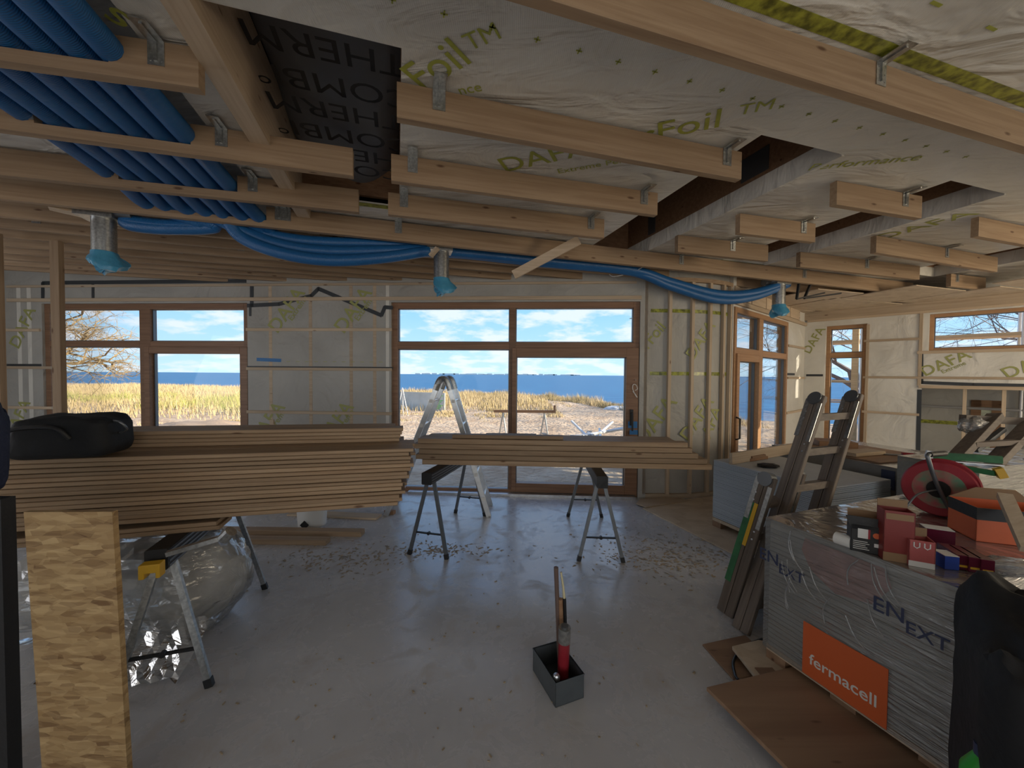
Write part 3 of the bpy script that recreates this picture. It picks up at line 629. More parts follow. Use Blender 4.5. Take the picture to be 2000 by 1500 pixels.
# left wall; unseen east and rear walls put in to keep the sun out
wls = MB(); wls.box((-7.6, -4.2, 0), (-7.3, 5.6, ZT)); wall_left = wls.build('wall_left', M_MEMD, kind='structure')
P_ = (K[0]+DR[0]*5.2, K[1]+DR[1]*5.2)
we = MB(); we.box((P_[0]-.1, -4.2, 0), (P_[0]+.2, P_[1]+.1, ZT)); we.build('unseen_wall_east', M_MEM, kind='structure')  # unseen wall added as a sun block
wre = MB(); wall_mesh(wre, -7.6, P_[0]+.2, [(-5.5, -2.0, 0.6, 2.5), (.5, 5.5, .6, 2.5)], z1=ZT, t=.3); wre.build('unseen_wall_rear', M_MEM, M=Matrix.Translation((0, -4.5, 0)), kind='structure')  # unseen wall, openings sized to set the light coming in

# posts standing free at the left
def post(px, w_, d_, D, z1=ZC, label='', dx=0):
    u = (px-1000)/F; b = MB().cbox((0, -w_/2, -d_/2), (z1, w_/2, d_/2))
    return b.build('timber_post', M_BAT if not dx else M_GLU, M=Matrix(((0, 1, 0, u*D), (0, 0, 1, D), (1, 0, 0, 0), (0, 0, 0, 1))), label=label, cat='post')
post(116, .085, .05, 3.6, label='upright spruce post standing in front of the left window')
post(0, .06, .05, 3.4, label='upright spruce post at the far left edge of the room')

# ================================================================ outdoors
coast = [(-120, 78), (-60, 52), (-30, 40), (-12, 35), (-4, 32), (0, 30), (2.5, 26.5), (4.5, 21.5), (6.2, 17), (8.2, 14.2), (11, 12.5), (15, 11.4), (22, 10.5), (40, 6), (80, 0)]
def cpoint(i):
    k = min(int(i), len(coast)-2); f = i-k; return Vector((coast[k][0]*(1-f)+coast[k+1][0]*f, coast[k][1]*(1-f)+coast[k+1][1]*f))
from mathutils import noise
def gz(x, y, t):
    n = noise.noise(Vector((x*.35, y*.35, 0)))*.10+noise.noise(Vector((x*1.6, y*1.6, 3)))*.035
    k = min(1, max(0, (math.hypot(x-1, y-1)-7)/5)); return -.13+n*k+.10*k*max(0, min(1, (t-.55)/.35))
gv = []; gf = []; NI = 14*12; ts = [i/40 for i in range(39)]+[.975, 1.0, 1.01, 1.03]
for i in range(NI+1):
    c = cpoint(i/12); n_ = Vector((c.x*.55, -12-abs(c.x)*.1))
    for t in ts:
        tt = min(t, 1); x = n_.x+(c.x-n_.x)*tt; y = n_.y+(c.y-n_.y)*tt; z = gz(x, y, tt)
        if t > 1: dirn = (c-n_).normalized(); k = (t-1)/.03; x += dirn.x*k*3; y += dirn.y*k*3; z -= [0, 2.2, 9][1 if t < 1.02 else 2]
        gv.append((x, y, z))
m_ = len(ts)
for i in range(NI):
    for j in range(m_-1): gf.append((i*m_+j, (i+1)*m_+j, (i+1)*m_+j+1, i*m_+j+1))
def groundmat():
    m, nt, b, L = newmat('sandy_ground'); b.inputs['Roughness'].default_value = .95; b.inputs['Specular IOR Level'].default_value = .1
    t = N('ShaderNodeTexCoord', nt); n = N('ShaderNodeTexNoise', nt); n.inputs['Scale'].default_value = 1.3; n.inputs['Detail'].default_value = 9; n.inputs['Roughness'].default_value = .7; L(t.outputs['Object'], n.inputs['Vector'])
    r = N('ShaderNodeValToRGB', nt); L(n.outputs['Fac'], r.inputs[0]); r.color_ramp.elements[0].position = .3; r.color_ramp.elements[1].position = .68
    r.color_ramp.elements[0].color = (.40, .27, .17, 1); r.color_ramp.elements[1].color = (.62, .49, .36, 1); L(r.outputs[0], b.inputs['Base Color'])
    n2 = N('ShaderNodeTexNoise', nt); n2.inputs['Scale'].default_value = 7; n2.inputs['Detail'].default_value = 8; L(t.outputs['Object'], n2.inputs['Vector'])
    bp = N('ShaderNodeBump', nt); bp.inputs['Strength'].default_value = 1; bp.inputs['Distance'].default_value = .09; L(n2.outputs['Fac'], bp.inputs['Height']); L(bp.outputs[0], b.inputs['Normal']); return m
gm = MB(); gm.add(gv, gf); ground = gm.build('ground', groundmat(), kind='structure', smooth=True)
# sea
def seamat():
    m, nt, b, L = newmat('sea_water'); b.inputs['Base Color'].default_value = (.018, .12, .34, 1); b.inputs['Roughness'].default_value = .5; b.inputs['Specular IOR Level'].default_value = .2
    t = N('ShaderNodeTexCoord', nt); mp = N('ShaderNodeMapping', nt); mp.inputs['Scale'].default_value = (.05, .22, 1); L(t.outputs['Object'], mp.inputs[0])
    n = N('ShaderNodeTexNoise', nt); n.inputs['Scale'].default_value = 1; n.inputs['Detail'].default_value = 9; n.inputs['Roughness'].default_value = .7; L(mp.outputs[0], n.inputs['Vector'])
    r = N('ShaderNodeValToRGB', nt); L(n.outputs['Fac'], r.inputs[0]); r.color_ramp.elements[0].position = .38; r.color_ramp.elements[1].position = .66; r.color_ramp.elements[0].color = (.012, .08, .20, 1); r.color_ramp.elements[1].color = (.05, .20, .36, 1); L(r.outputs[0], b.inputs['Base Color'])
    bp = N('ShaderNodeBump', nt); bp.inputs['Strength'].default_value = .6; bp.inputs['Distance'].default_value = .4; L(n.outputs['Fac'], bp.inputs['Height']); L(bp.outputs[0], b.inputs['Normal']); return m
MB().flat([(-6000, 8), (6000, -300), (6000, 7000), (-6000, 7000)], -9.2, -9).build('sea', seamat(), kind='structure')
fs = MB()
random.seed(3)
for k in range(30):
    x = -1300+k*75+random.uniform(-20, 20); h = random.uniform(7, 15)-9; fs.box((x, 5200, -9), (x+random.uniform(50, 90), 5230, h+3))
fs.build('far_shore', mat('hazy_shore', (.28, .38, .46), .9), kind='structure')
# grass
def grass(name, n, fn, hmin, hmax, m, label, seed, wd=.010):
    random.seed(seed); v = []; f = []
    while len(f) < n:
        x, y, ok = fn()
        if not ok: continue
        z = -.13+.08*(y > 14)+noise.noise(Vector((x*.35, y*.35, 0)))*.10-.02; cl = .55+.75*max(0, noise.noise(Vector((x*.8, y*.8, 5)))+.35)
        h = random.uniform(hmin, hmax)*cl; a = random.uniform(0, 2*PI); dx = math.cos(a)*wd; dy = math.sin(a)*wd; lx = random.uniform(-.45, .25)*h; ly = random.uniform(-.3, .3)*h; b = len(v)
        v += [(x-dx, y-dy, z), (x+dx, y+dy, z), (x+lx, y+ly, z+h)]; f.append((b, b+1, b+2))
    mb = MB(); mb.v = v; mb.f = f; mb.m = [0]*len(f); return mb.build(name, m, label=label, cat='grass', kind='stuff')
M_GR1 = mat('dry_grass', (.56, .43, .25), .9, c2=(.40, .31, .14), scale=.6); M_GR2 = mat('green_grass', (.30, .34, .08), .9, c2=(.42, .36, .12), scale=.5)
def coast_y(x):
    for a, b in zip(coast, coast[1:]):
        if a[0] <= x <= b[0]: return a[1]+(b[1]-a[1])*(x-a[0])/(b[0]-a[0])
    return 60
def gband(x):   # nearer limit of the grass
    return 13.2 if x < -9 else 15.5+(x+9)*.14 if x < 2 else coast_y(x)-3.2
def f1():
    x = random.uniform(-46, 8); cy = coast_y(x); y = gband(x)+(cy-gband(x))*random.random()**.75; return x, y, True
grass('dune_grass', 70000, f1, .18, .50, M_GR1, 'dry straw-coloured grass on the dune edge above the sea', 5, .016)
def f2():
    x = random.uniform(-34, -6); y = random.uniform(15, 24); return x, y, noise.noise(Vector((x*.3, y*.3, 9))) > .05
grass('green_shoots', 9000, f2, .35, .62, M_GR2, 'greener tufts among the dry grass outside the left window', 6, .012)
def f3():
    x = random.uniform(-30, 3); y = gband(x)-random.random()**2*3.0; return x, y, noise.noise(Vector((x*.9, y*.9, 2))) > .0
grass('short_turf', 16000, f3, .05, .14, M_GR1, 'short trampled yellow turf where the sand begins', 8, .014)
# bare trees
M_TW1 = mat('willow_bark', (.30, .21, .10), .8); M_TW2 = mat('grey_bark', (.14, .11, .10), .85)
def tree(name, base, H, seed, m, label, lean=(0, 0), spread=.55, depth=6, r0_=.12, group=None, droop=0, rr=.55):
    random.seed(seed); tb = MB(); twg = MB()
    def rec(p, d, L_, r, k):
        tgt = tb if k < 3 else twg; pts = [p]; q = p; dd = d
        for i in range(3):
            dd = (dd+Vector((random.gauss(0, .13), random.gauss(0, .13), random.gauss(0, .08)-droop*k*.03))).normalized(); q = q+dd*L_/3; pts.append(q)
        tgt.tube(pts, r, 6 if k < 2 else 3, False, [r, r*.88, r*.76, r*.62])
        if k >= depth: return
        for c in range(3 if k < 4 else 2+(random.random() < .5)):
            a = pts[1+random.randrange(3)] if c else pts[-1]; v = Vector((random.gauss(0, 1), random.gauss(0, 1), random.gauss(0, .8))).normalized()
            rec(a, (dd+v*spread*(1.0+.12*k)).normalized(), L_*random.uniform(.66, .88), r*rr, k+1)
    rec(Vector(base), Vector((lean[0], lean[1], 1)).normalized(), H, r0_, 0)
    t = empty(name, base, label, 'tree', group); tb.build('trunk', m, t); twg.build('twigs', m, t); return t
tree('bare_tree', (-17.2, 11.8, -.2), 1.75, 21, M_TW1, 'bare golden-twigged tree outside the left window', (.35, 0), .68, 8, .17, rr=.64)
tree('bare_tree', (14.2, 15.5, -.2), 2.2, 5, M_TW2, 'bare grey tree seen through the glass door of the wing', (-.1, 0), .6, 7, .15)
tree('bare_tree', (16.5, 10.8, -.2), 2.3, 9, M_TW2, 'bare dark tree behind the scaffold outside the tall narrow window', (0, 0), .6, 7, .15)
tree('bare_tree', (14.2, 6.6, -.2), 2.4, 12, M_TW2, 'bare tree outside the high strip window on the right', (0, 0), .65, 7, .13)
# scaffold beyond the wing
M_PLANK = wood('scaffold_plank', (.50, .37, .22), (.66, .50, .32)); M_SC = mat('scaffold_steel', (.58, .58, .60), .4, .6)
sc = empty('scaffold', MRW @ Vector((1.1, 2.3, -.13)), 'scaffold of steel tubes and planks standing outside the wing', 'scaffold')
for a in (-.2, .55, 2.6, 4.6):
    for bq in (1.9, 2.8): MB().cyl(MRW @ Vector((a, bq, -.13)), MRW @ Vector((a, bq, 4.2)), .024, 8).build('upright', M_SC, sc, smooth=True)
for z in (1.0, 2.02):
    for bq in (1.9, 2.8): MB().cyl(MRW @ Vector((-.3, bq, z)), MRW @ Vector((4.7, bq, z)), .024, 8).build('ledger', M_SC, sc, smooth=True)
for z in (1.42, 2.30):
    for k in range(3): MB().box((-.3, 1.95+.29*k, z), (4.7, 2.21+.29*k, z+.045)).build('deck_plank', M_PLANK, sc, MRW)
for a in (.5, 2.9, 3.35, 3.8): MB().box((a, 1.2, -.13), (a+.1, 1.3, 3.4)).build('deck_post', M_PLANK, sc, MRW)
# site things on the sand
def gp(px, py, z=-.12): return U(px, py, z)
ps = empty('banner_panel', gp(825, 803), 'long pale fence panel with green print standing on the grass beyond the stepladder', 'panel')
a = gp(776, 795, .0); c = gp(869, 800, .0)
f = frame_of(a, c-a); Lp = (c-a).length; q = MB(); q.box((0, -.02, -.1), (Lp, .02, .72)); q.build('sheet', mat('panel_grey', (.60, .62, .58), .6, var=.2, scale=2), ps, f)
g = MB()
for i in range(9): g.box((Lp*.83, -.03, .02+.07*i), (Lp*(.90+.1*((i*7) % 3)/3), -.021, .05+.07*i))
M_BG = mat('bright_green', (.14, .60, .10), .5); T(g.build('green_print', M_BG, ps, f), kind='stuff')
tr_ = empty('small_tripod', gp(786, 800), 'small pale tripod standing far off on the grass by the sea', 'tripod')
for k in (-1, 0, 1):
    a = gp(786, 790, .35); MB().cyl(a+Vector((0, 0, .65)), a+Vector((k*.22, .1*(k == 0), -.45)), .018, 6).build('leg', M_WHT, tr_)
def trestle_out():
    a = gp(982, 850); c = gp(1063, 852); t = empty('outdoor_trestle', a, 'beam lying across two thin trestles out on the sand', 'trestle'); 
    for p in (a, c):
        for k in (-1, 1): MB().bar(p+Vector((0, 0, .62)), p+Vector((k*.10, -.08*k, -.02)), .03, .03).build('leg', M_GALV, t)
    MB().bar(Vector((a.x-.25, a.y, .54)), Vector((c.x+.3, c.y, .55)), .08, .07).build('beam', M_GLU, t); MB().bar(Vector((c.x+.27, c.y, .55)), Vector((c.x+.27, c.y, .72)), .05, .05).build('beam_stop', M_GLU, t)
trestle_out()
random.seed(14)
for k in range(9):
    a = gp(random.uniform(1135, 1190), random.uniform(842, 866), .02+.06*(k % 4)); an = random.uniform(-.5, 1.9) if k > 2 else .1*k; d = Vector((math.cos(an), math.sin(an), .12*((k % 3)-1)))
    T(MB().cyl(a-d*.7, a+d*1.3, .032, 8).build('scaffold_tube', M_TUBEW, smooth=True), 'pale scaffold tube in the tangled heap on the sand beyond the sliding door', 'tube', 'scaffold tubes heaped on the sand')
def lump(name, c, rx, ry, rz, m, label, cat, seed=0, n=20, amp=.25, par=None):
    mb = MB(); vs = []; 
    for j in range(n+1):
        th = PI*j/n
        for i in range(2*n):
            ph = PI*i/n; d = Vector((math.sin(th)*math.cos(ph), math.sin(th)*math.sin(ph), math.cos(th)))
            k = 1+amp*noise.noise(d*2.2+Vector((seed, 0, 0)))+amp*.5*noise.noise(d*6+Vector((seed, 9, 0))); p = Vector((d.x*rx*k, d.y*ry*k, d.z*rz*k)); p.z = max(p.z, -rz*.7); vs.append(Vector(c)+p+Vector((0, 0, rz*.7)))
    fs = [(j*2*n+i, (j+1)*2*n+i, (j+1)*2*n+(i+1) % (2*n), j*2*n+(i+1) % (2*n)) for j in range(n) for i in range(2*n)]
    o = mb.add(vs, fs).build(name, m, par, smooth=True); return T(o, label, cat)
lump('plastic_sack', gp(1203, 803), .55, .35, .14, M_WHT, 'white crumpled plastic sheet lying on the sand near the cliff edge', 'sheet', 3)
lump('sand_heap', gp(395, 851), 1.4, .8, .22, mat('sand_brown', (.33, .24, .17), .95, bump=1, bscale=14), 'low heap of brown sand in shade outside the left window', 'sand heap', 8)

# ================================================================ blue ducts and the supply spigots
def duct_obj(pts, r, label, group=None, m=10):
    P = catmull(pts, m); n = 14; mb = MB().tube(P, r, n, True); me = mb.mesh('duct', M_DUCT, True)
    uv = me.uv_layers.new(name='UVMap'); acc = [0]
    for a, b in zip(P, P[1:]): acc.append(acc[-1]+(b-a).length)
    data = [0.0]*(2*len(me.loops)); vi = [0]*len(me.loops); me.loops.foreach_get('vertex_index', vi)
    for i, v in enumerate(vi): data[2*i] = (v % n)/n; data[2*i+1] = acc[v//n]
    uv.data.foreach_set('uv', data); o = bpy.data.objects.new('blue_duct', me); place(o); return T(o, label, 'duct', group)
def PR(px, py, yc):        # pixel on the vertical plane of a batten row
    s, z, p = V(px, py, (0, yc), E1); return p
R = .051; zd_ = ZC+.055+R
names = ['rightmost', 'second from the right', 'third from the right', 'middle', 'third from the left', 'second from the left', 'leftmost']
spig = {1: (205, 4.02), 2: (862, 4.02), 3: (1522, 4.02)}
for i in range(7):
    p = -1.115-.115*i; base = [PQ(p, -1.2, zd_), PQ(p, .6, zd_), PQ(p, 2.2, zd_), PQ(p, 3.25, zd_-.005)]
    if i >= 5:
        k = i-5; e = [PQ(p-.02, 3.66, zd_-.02)] + [PR(420-25*k, 441-4*k, 3.95), PR(330, 446-5*k, 3.98), PR(262, 440-6*k, 4.0), PR(243, 432-3*k, 4.02)]
        dest = 'left metal spigot'
    elif i >= 2:
        k = i-2; e = [PQ(p+.01, 3.66, zd_-.03)] + [PR(470+14*k, 462-6*k, 3.92+.03*k), PR(545+10*k, 493-13*k, 3.9+.04*k), PR(640, 508-17*k, 3.88+.05*k), PR(740, 504-14*k, 3.90+.04*k), PR(838, 490-4*k, 3.97+.02*k)]
        dest = 'middle metal spigot'
    else:
        k = i; e = [PQ(p+.03, 3.66, zd_-.03)] + [PR(560+10*k, 470+8*k, 4.08+.03*k), PR(700, 484+6*k, 4.1+.02*k), PR(880, 492+2*k, 4.12+.03*k), PR(1050, 508+4*k, 4.12+.03*k), PR(1230, 526+4*k, 4.10+.02*k), PR(1310, 551+8*k, 4.05), PR(1400, 574+11*k, 4.0), PR(1470, 572+8*k, 4.0), PR(1538, 552+3*k, 4.02)]
        dest = 'right metal spigot'
    duct_obj(base+e, R if i else R, 'blue duct, %s in the ceiling channel, running to the %s' % (names[i], dest.replace(' metal','')), 'blue ventilation ducts')
for n_, (px, yc) in spig.items():
    pt = PR(px, 540, yc); pos = Vector((pt.x, pt.y, 0)); lab = {1: 'left', 2: 'middle', 3: 'right'}[n_]
    zb0 = 2.43; t = empty('ventilation_spigot', (pos.x, pos.y, zb0), 'galvanised round %s spigot hanging from the ceiling battens %s' % (lab, {1: 'beside the left window post', 2: 'above the middle window', 3: 'near the glass door of the wing'}[n_]), 'air spigot', 'ventilation spigots')
    MB().lathe([(.070, zb0-.03), (.074, zb0-.03), (.074, ZC+.02), (.070, ZC+.02)], 28, Matrix.Translation(pos)).build('pipe', M_GALV, t, smooth=True)
    MB().box((-.14, -.09, ZC-.01), (.10, .09, ZC+.10), Matrix.Translation(pos) @ MPQ).build('plenum_box', M_GALV, t)
    sgn = 1 if n_ == 1 else -1
    for k in (0, 1): MB().cyl(pos+MPQ @ Vector((sgn*.10, -.045+.09*k, ZC+.05-.02*k)), pos+MPQ @ Vector((sgn*.21, -.045+.09*k, ZC+.045-.02*k)), .046, 16).build('connector', M_ALUD, t, smooth=True)
    # crumpled blue film tied over the end
    mb = MB(); vs = []; nn = 36; prof = [(.070, .06), (.079, .055), (.082, .02), (.10, -.01), (.115, -.045), (.10, -.075), (.06, -.07), (.0, -.055)]
    for j, (r, z) in enumerate(prof):
        for i in range(nn):
            a = 2*PI*i/nn; d = Vector((math.cos(a), math.sin(a), 0)); w_ = max(0, min(1, (j-1)/3))
            k = 1+w_*(.42*math.cos(a-.2)*abs(math.cos(a-.2))*(1 if n_ != 3 else .3)+.35*noise.noise(d*1.7+Vector((n_*5, j*.3, 0)))); vs.append(pos+Vector((d.x*r*k, d.y*r*(1+(k-1)*.5), zb0+z-w_*.03*math.cos(2*a+n_)-.02*w_*noise.noise(d*4+Vector((0, 0, n_))))))
    mb.add(vs, [(j*nn+i, j*nn+(i+1) % nn, (j+1)*nn+(i+1) % nn, (j+1)*nn+i) for j in range(len(prof)-1) for i in range(nn)]); mb.build('blue_film_cap', M_CAP, t, smooth=True, label='light blue plastic film cap')
MB().bar(PR(95, 404, 3.93), PR(240, 438, 4.12), .10, .022).build('ceiling_strip', M_BATP, ceiling)
T(MB().bar(PR(1003, 537, 3.80), PR(1131, 469, 3.55), .024, .085, (0, 0, 1)).build('loose_board', M_BATP), 'loose angled board end hanging from the battens above the middle window', 'board')
T(MB().bar(PR(841, 500, 3.85), PR(855, 484, 3.80), .05, .025).build('batten_offcut', M_BATP), 'short pale offcut beside the middle spigot under the batten', 'offcut')
T(MB().tube(catmull([PR(1255, 522, 4.0), PR(1235, 532, 4.1), PR(1200, 540, 4.2), PR(1190, 536, 4.25)], 6), .004, 6).build('thin_wire', M_WHT, smooth=True), 'thin pale wire trailing from the ducts over the middle window', 'wire')
# two bar clamps hanging under the battens
for k, (a, c, e_) in enumerate((((1562, 543), (1556, 584), (1610, 572)), ((1588, 543), (1571, 583), (1642, 573)))):
    A, C, E = PR(*a, 3.9), PR(*c, 3.9), PR(*e_, 3.86); t = empty('bar_clamp', A, 'dark bar clamp hanging under the battens, %s of the pair' % ('left' if k == 0 else 'right'), 'clamp', 'bar clamps under the battens')
    MB().bar(A, C, .03, .018).build('jaw', M_BLK, t); MB().bar(C, E, .022, .02).build('rail', M_BLK, t)
    MB().bar(A, A+(E-C)*.45, .02, .02).build('screw_handle', M_GLU, t)

# ================================================================ sawhorses
def sawhorse(near, far, H, label, m=M_BLK, leg=M_GALV, spread=.19, group='folding sawhorses under the timber', dark=False):
    near = Vector((*near, 0)); far = Vector((*far, 0)); d = (far-near).normalized(); s = Vector((-d.y, d.x, 0)); t = empty('sawhorse', near, label, 'sawhorse', group)
    A = near-d*.08+Vector((0, 0, H-.05)); B = far+d*.08+Vector((0, 0, H-.05)); M = frame_of(A, B-A); Ln = (B-A).length
    MB().cbox((0, -.045, -.05), (Ln, .045, .05), c=.006).build('top_rail', m, t, M)
    g = MB()
    for k in range(4): g.box((.01, .0455 if False else -.0475, -.04+.022*k), (Ln-.01, -.0452, -.030+.022*k))
    g.build('rail_ribs', M_ALUD, t, M)
    for p, o in ((near, -1), (far, 1)):
        for k in (-1, 1):
            a = p+Vector((0, 0, H-.09))+s*k*.03; c = p+s*k*spread+d*o*.05+Vector((0, 0, .012)); MB().bar(a, c, .028, .022, d).build('leg', leg, t)
            MB().bar(c+(a-c).normalized()*.03, c-(a-c).normalized()*.012, .034, .028, d).build('foot', M_BLK, t)
        a = p+s*spread*.72+d*o*.036+Vector((0, 0, H*.27)); c = p-s*spread*.72+d*o*.036+Vector((0, 0, H*.27)); MB().bar(a, c, .016, .012).build('brace', M_BLK, t)
        MB().cyl((a+c)/2-d*.012, (a+c)/2+d*.012, .014, 10).build('brace_hinge', M_BLK, t)
    return t
HS = .72
def fl2(px, py): p = U(px, py, 0); return p
def mid(a, b): return ((a[0]+b[0])/2, (a[1]+b[1])/2)
a1, a2 = fl2(803, 1077), fl2(880, 1087); b1, b2 = fl2(884, 1006), fl2(946, 1010)
sawhorse(mid(a1, a2), mid(b1, b2), HS, 'black-topped sawhorse under the left end of the middle timber pile', leg=M_ALUD, spread=.17)
a1, a2 = fl2(1128, 1090), fl2(1215, 1092); b1, b2 = fl2(1110, 1011), fl2(1177, 1015)
sh2 = sawhorse(mid(a1, a2), mid(b1, b2), HS, 'black-topped sawhorse under the right end of the middle timber pile', leg=M_ALUD, spread=.18)
a1, a2 = fl2(248, 1350), fl2(405, 1337); b1 = fl2(505, 1162)
n0 = mid(a1, a2); f0 = (b1.x-.17, b1.y-.03); sh1 = sawhorse(n0, f0, HS, 'sawhorse with bright steel legs under the big left timber stack', spread=.19)
dn = Vector((f0[0]-n0[0], f0[1]-n0[1], 0)).normalized(); dsn = Vector((dn.y, -dn.x, 0)); an = Vector((*n0, HS))
y = MB(); Mq = frame_of(an-dn*.13+Vector((0, 0, -.13)), (dsn.x, dsn.y, 0)); y.poly([(-.035, .025), (-.013, .025), (-.013, .05), (.028, .05), (.028, .025), (.045, .025), (.045, .09), (-.035, .09)], -.02, .03, Mq); y.build('yellow_bracket', M_YEL, sh1, bevel=.004)
cl = MB(); cl.bar(an-dn*.10+Vector((.06, 0, -.01)), an-dn*.02+Vector((.30, .03, .035)), .03, .02); cl.cyl(an+Vector((.28, 0, .02)), an+Vector((.32, 0, .06)), .028, 12); cl.build('support_bar', M_GALV, sh1)
# far sawhorse at the hidden end of the stack keeps it level
sawhorse((-.98, 2.62), (-1.1, 3.3), HS, 'sawhorse mostly hidden below the right end of the left timber stack', leg=M_ALUD) if False else None

# ================================================================ timber
BT = .045; zs = HS+.001
def boards(org, d, rows, label_fn, group, z0, th=BT, nm='timber_board', m=M_BAT, slope=0):
    random.seed(31); M0 = frame_of((org[0], org[1], z0), (d[0], d[1], slope))
    for (lay, y0, y1, x0, x1, h, lab) in rows:
        o = MB().cbox((0, 0, 0), (x1-x0, y1-y0, h), c=.003).build(nm, m, None, M0 @ Matrix.Translation((x0, y0, lay)) @ Matrix.Rotation(random.uniform(-.0015, .0015), 4, 'Z')); T(o, lab, 'board', group)
# left stack: front bottom edge through the measured points
sl = (-.60, 2.284); dirn = E1
rows = []; random.seed(12); BL = .0225
ordn = ['lowest', 'second', 'third', 'fourth', 'fifth', 'sixth', 'seventh', 'eighth', 'ninth', 'tenth', 'eleventh', 'twelfth', 'thirteenth', 'fourteenth', 'top']
rows0 = []
for L_ in range(2):
    for k in range(3): rows0.append((L_*BL, k*.166, k*.166+.162, -2.3, -.975-.015*L_-.03*k, BL-.0015, 'short board at the bottom of the left timber stack, %s layer, %s row' % (('lower', 'upper')[L_], ('front', 'middle', 'rear')[k])))
boards(sl, dirn, rows0, None, 'short boards under the left timber stack', zs)
for L_ in range(15):
    e0 = -.055+.0045*L_+random.uniform(-.035, .022)
    for k in range(3):
        e_ = e0+(random.uniform(-.05, .03) if k else 0); gap = random.choice((.0012, .0015, .002, .0045))
        lab = 'front board of the big left timber stack, %s layer of its long boards' % ordn[L_] if k == 0 else '%s-row board of the big left timber stack, %s long layer' % (('middle', 'rear')[k-1], ordn[L_])
        rows.append((L_*BL, k*.166-(random.uniform(0, .012) if k == 0 else 0), k*.166+.162, -2.35+random.uniform(-.05, .05), e_, BL-gap, lab))
SLP = -.018
boards(sl, dirn, rows, None, 'long boards in the left timber stack', zs+2*BL+.001, slope=SLP)
rows = []
for k in range(4):
    for j in range(2):
        y0 = .25+j*.122; rows.append((15*BL+k*BL, y0, y0+.119, -2.2, -.07+.006*k-.05*j+random.uniform(-.004, .004), BL-.0014, 'board of the small upper pile on the left stack, %s layer, %s row' % (('lowest', 'second', 'third', 'top')[k], ('front', 'back')[j])))
boards(sl, dirn, rows, None, 'boards piled on top of the left stack', zs+2*BL+.001, slope=SLP)
MB().cbox((0, 0, 0), (1.2, .1, .02)).build('timber_board', M_BAT, None, frame_of((-.60-E1[0]*.9, 2.284-E1[1]*.9, zs-.022), (-E1[0], -E1[1], 0)), label='thin board poking out under the big left timber stack', cat='board') if False else None
# middle pile, parallel to the sea wall
rows = []; zz = 0; lm = ['bottom', 'second', 'third', 'fourth', 'top']
ends0 = [.06, .0, .03, -.02, .02]; ends1 = [2.64, 2.60, 2.52, 2.47, 2.43]
for L_ in range(5):
    for k in range(3):
        rows.append((L_*.048, k*.11, k*.11+.106, ends0[L_]+random.uniform(0, .05)*(k > 0), ends1[L_]-random.uniform(0, .1)*(k > 0)-(.0 if L_ or k else .0), .0445, ('front board of the middle timber pile, %s layer' % lm[L_]) if k == 0 else '%s board of the middle timber pile, %s layer' % (('', 'second', 'rear')[k], lm[L_])))
pm0 = U(812, 907, HS); 
boards((pm0.x, pm0.y), norm2((1, -.05)), rows, None, 'boards in the middle timber pile', zs)
rows = [(5*.048, .03, .12, .33, 1.34, .032, 'short board lying on top of the middle timber pile'), (5*.048, .16, .25, .62, 1.10, .02, 'thin lath with a bright edge lying on the middle pile')]
boards((pm0.x, pm0.y), norm2((1, -.05)), rows, None, None, zs)
# boards on the floor behind the stack
def floorboard(p0, p1, w_, h, label, z=0, m=M_BAT, nm='floor_board'):
    a = U(*p0, 0); b = U(*p1, 0); d = b-a; T(MB().cbox((0, 0, 0), (d.length, w_, h)).build(nm, m, None, frame_of(a+Vector((0, 0, z)), d)), label, 'board')
floorboard((380, 1062), (636, 1066), .09, .048, 'board on the floor behind the left sawhorse, front of the two')
floorboard((400, 1044), (705, 1049), .09, .048, 'longer board on the floor behind the left sawhorse, rear of the two')
floorboard((560, 1008), (735, 1016), .14, .02, 'short offcut lying on the floor behind the left stack end', m=M_BATP)
floorboard((750, 1004), (768, 1006), .05, .04, 'tiny dark block on the floor beside the left stack end', m=M_GLU)
T(MB().bar(V(577, 811, OB, DB)[2]+Vector((0, -.5, 0)), V(590, 860, OB, DB)[2]+Vector((0, -.5, -.9)), .02, .05).build('leaning_lath', M_BATP), 'thin lath leaning upright behind the left timber stack', 'lath')
# white bucket
bk = U(610, 1024, 0); t = empty('white_bucket', bk, 'white plastic bucket with a black hazard symbol behind the left stack', 'bucket')
MB().lathe([(0, .0), (.13, 0), (.15, .28), (.158, .28), (.158, .30), (0, .30)], 28, Matrix.Translation(bk)).build('body', M_WHT, t, smooth=True)
MB().poly([(-.045, .05), (0, .005), (.045, .05), (0, .095)], -.152, -.148, Matrix.Translation(bk)).build('hazard_mark', M_BLK, t)
# ================================================================ black bag on the stack
def soft(name, M, lx, ly, lz, m, label, cat, seed, par=None, n=26, amp=.12, pw=.35, taper=0, build=None):
    mb = MB(); vs = []
    for j in range(n+1):
        th = PI*j/n
        for i in range(2*n):
            ph = PI*i/n; c, s_ = math.cos(ph), math.sin(ph); st, ct = math.sin(th), math.cos(th)
            sg = lambda v, p: math.copysign(abs(v)**p, v)
            x, y, z = sg(c, pw)*sg(st, pw), sg(s_, pw)*sg(st, pw), sg(ct, pw)
            d = Vector((x, y, z)); k = amp*noise.noise(d*1.6+Vector((seed, 0, 0)))+amp*.4*noise.noise(d*5+Vector((seed, 3, 0)))
            zz = (z+1)/2; vs.append(M @ Vector((x*lx/2*(1+k)*(1-taper*zz), y*ly/2*(1+k), max(0, zz*lz*(1+k*1.3)))))
    mb.add(vs, [(j*2*n+i, (j+1)*2*n+i, (j+1)*2*n+(i+1) % (2*n), j*2*n+(i+1) % (2*n)) for j in range(n) for i in range(2*n)])
    o = mb.build(name, m, par, smooth=True); return T(o, label, cat) if label else o
ztop = zs+17*.0225+.034+.001
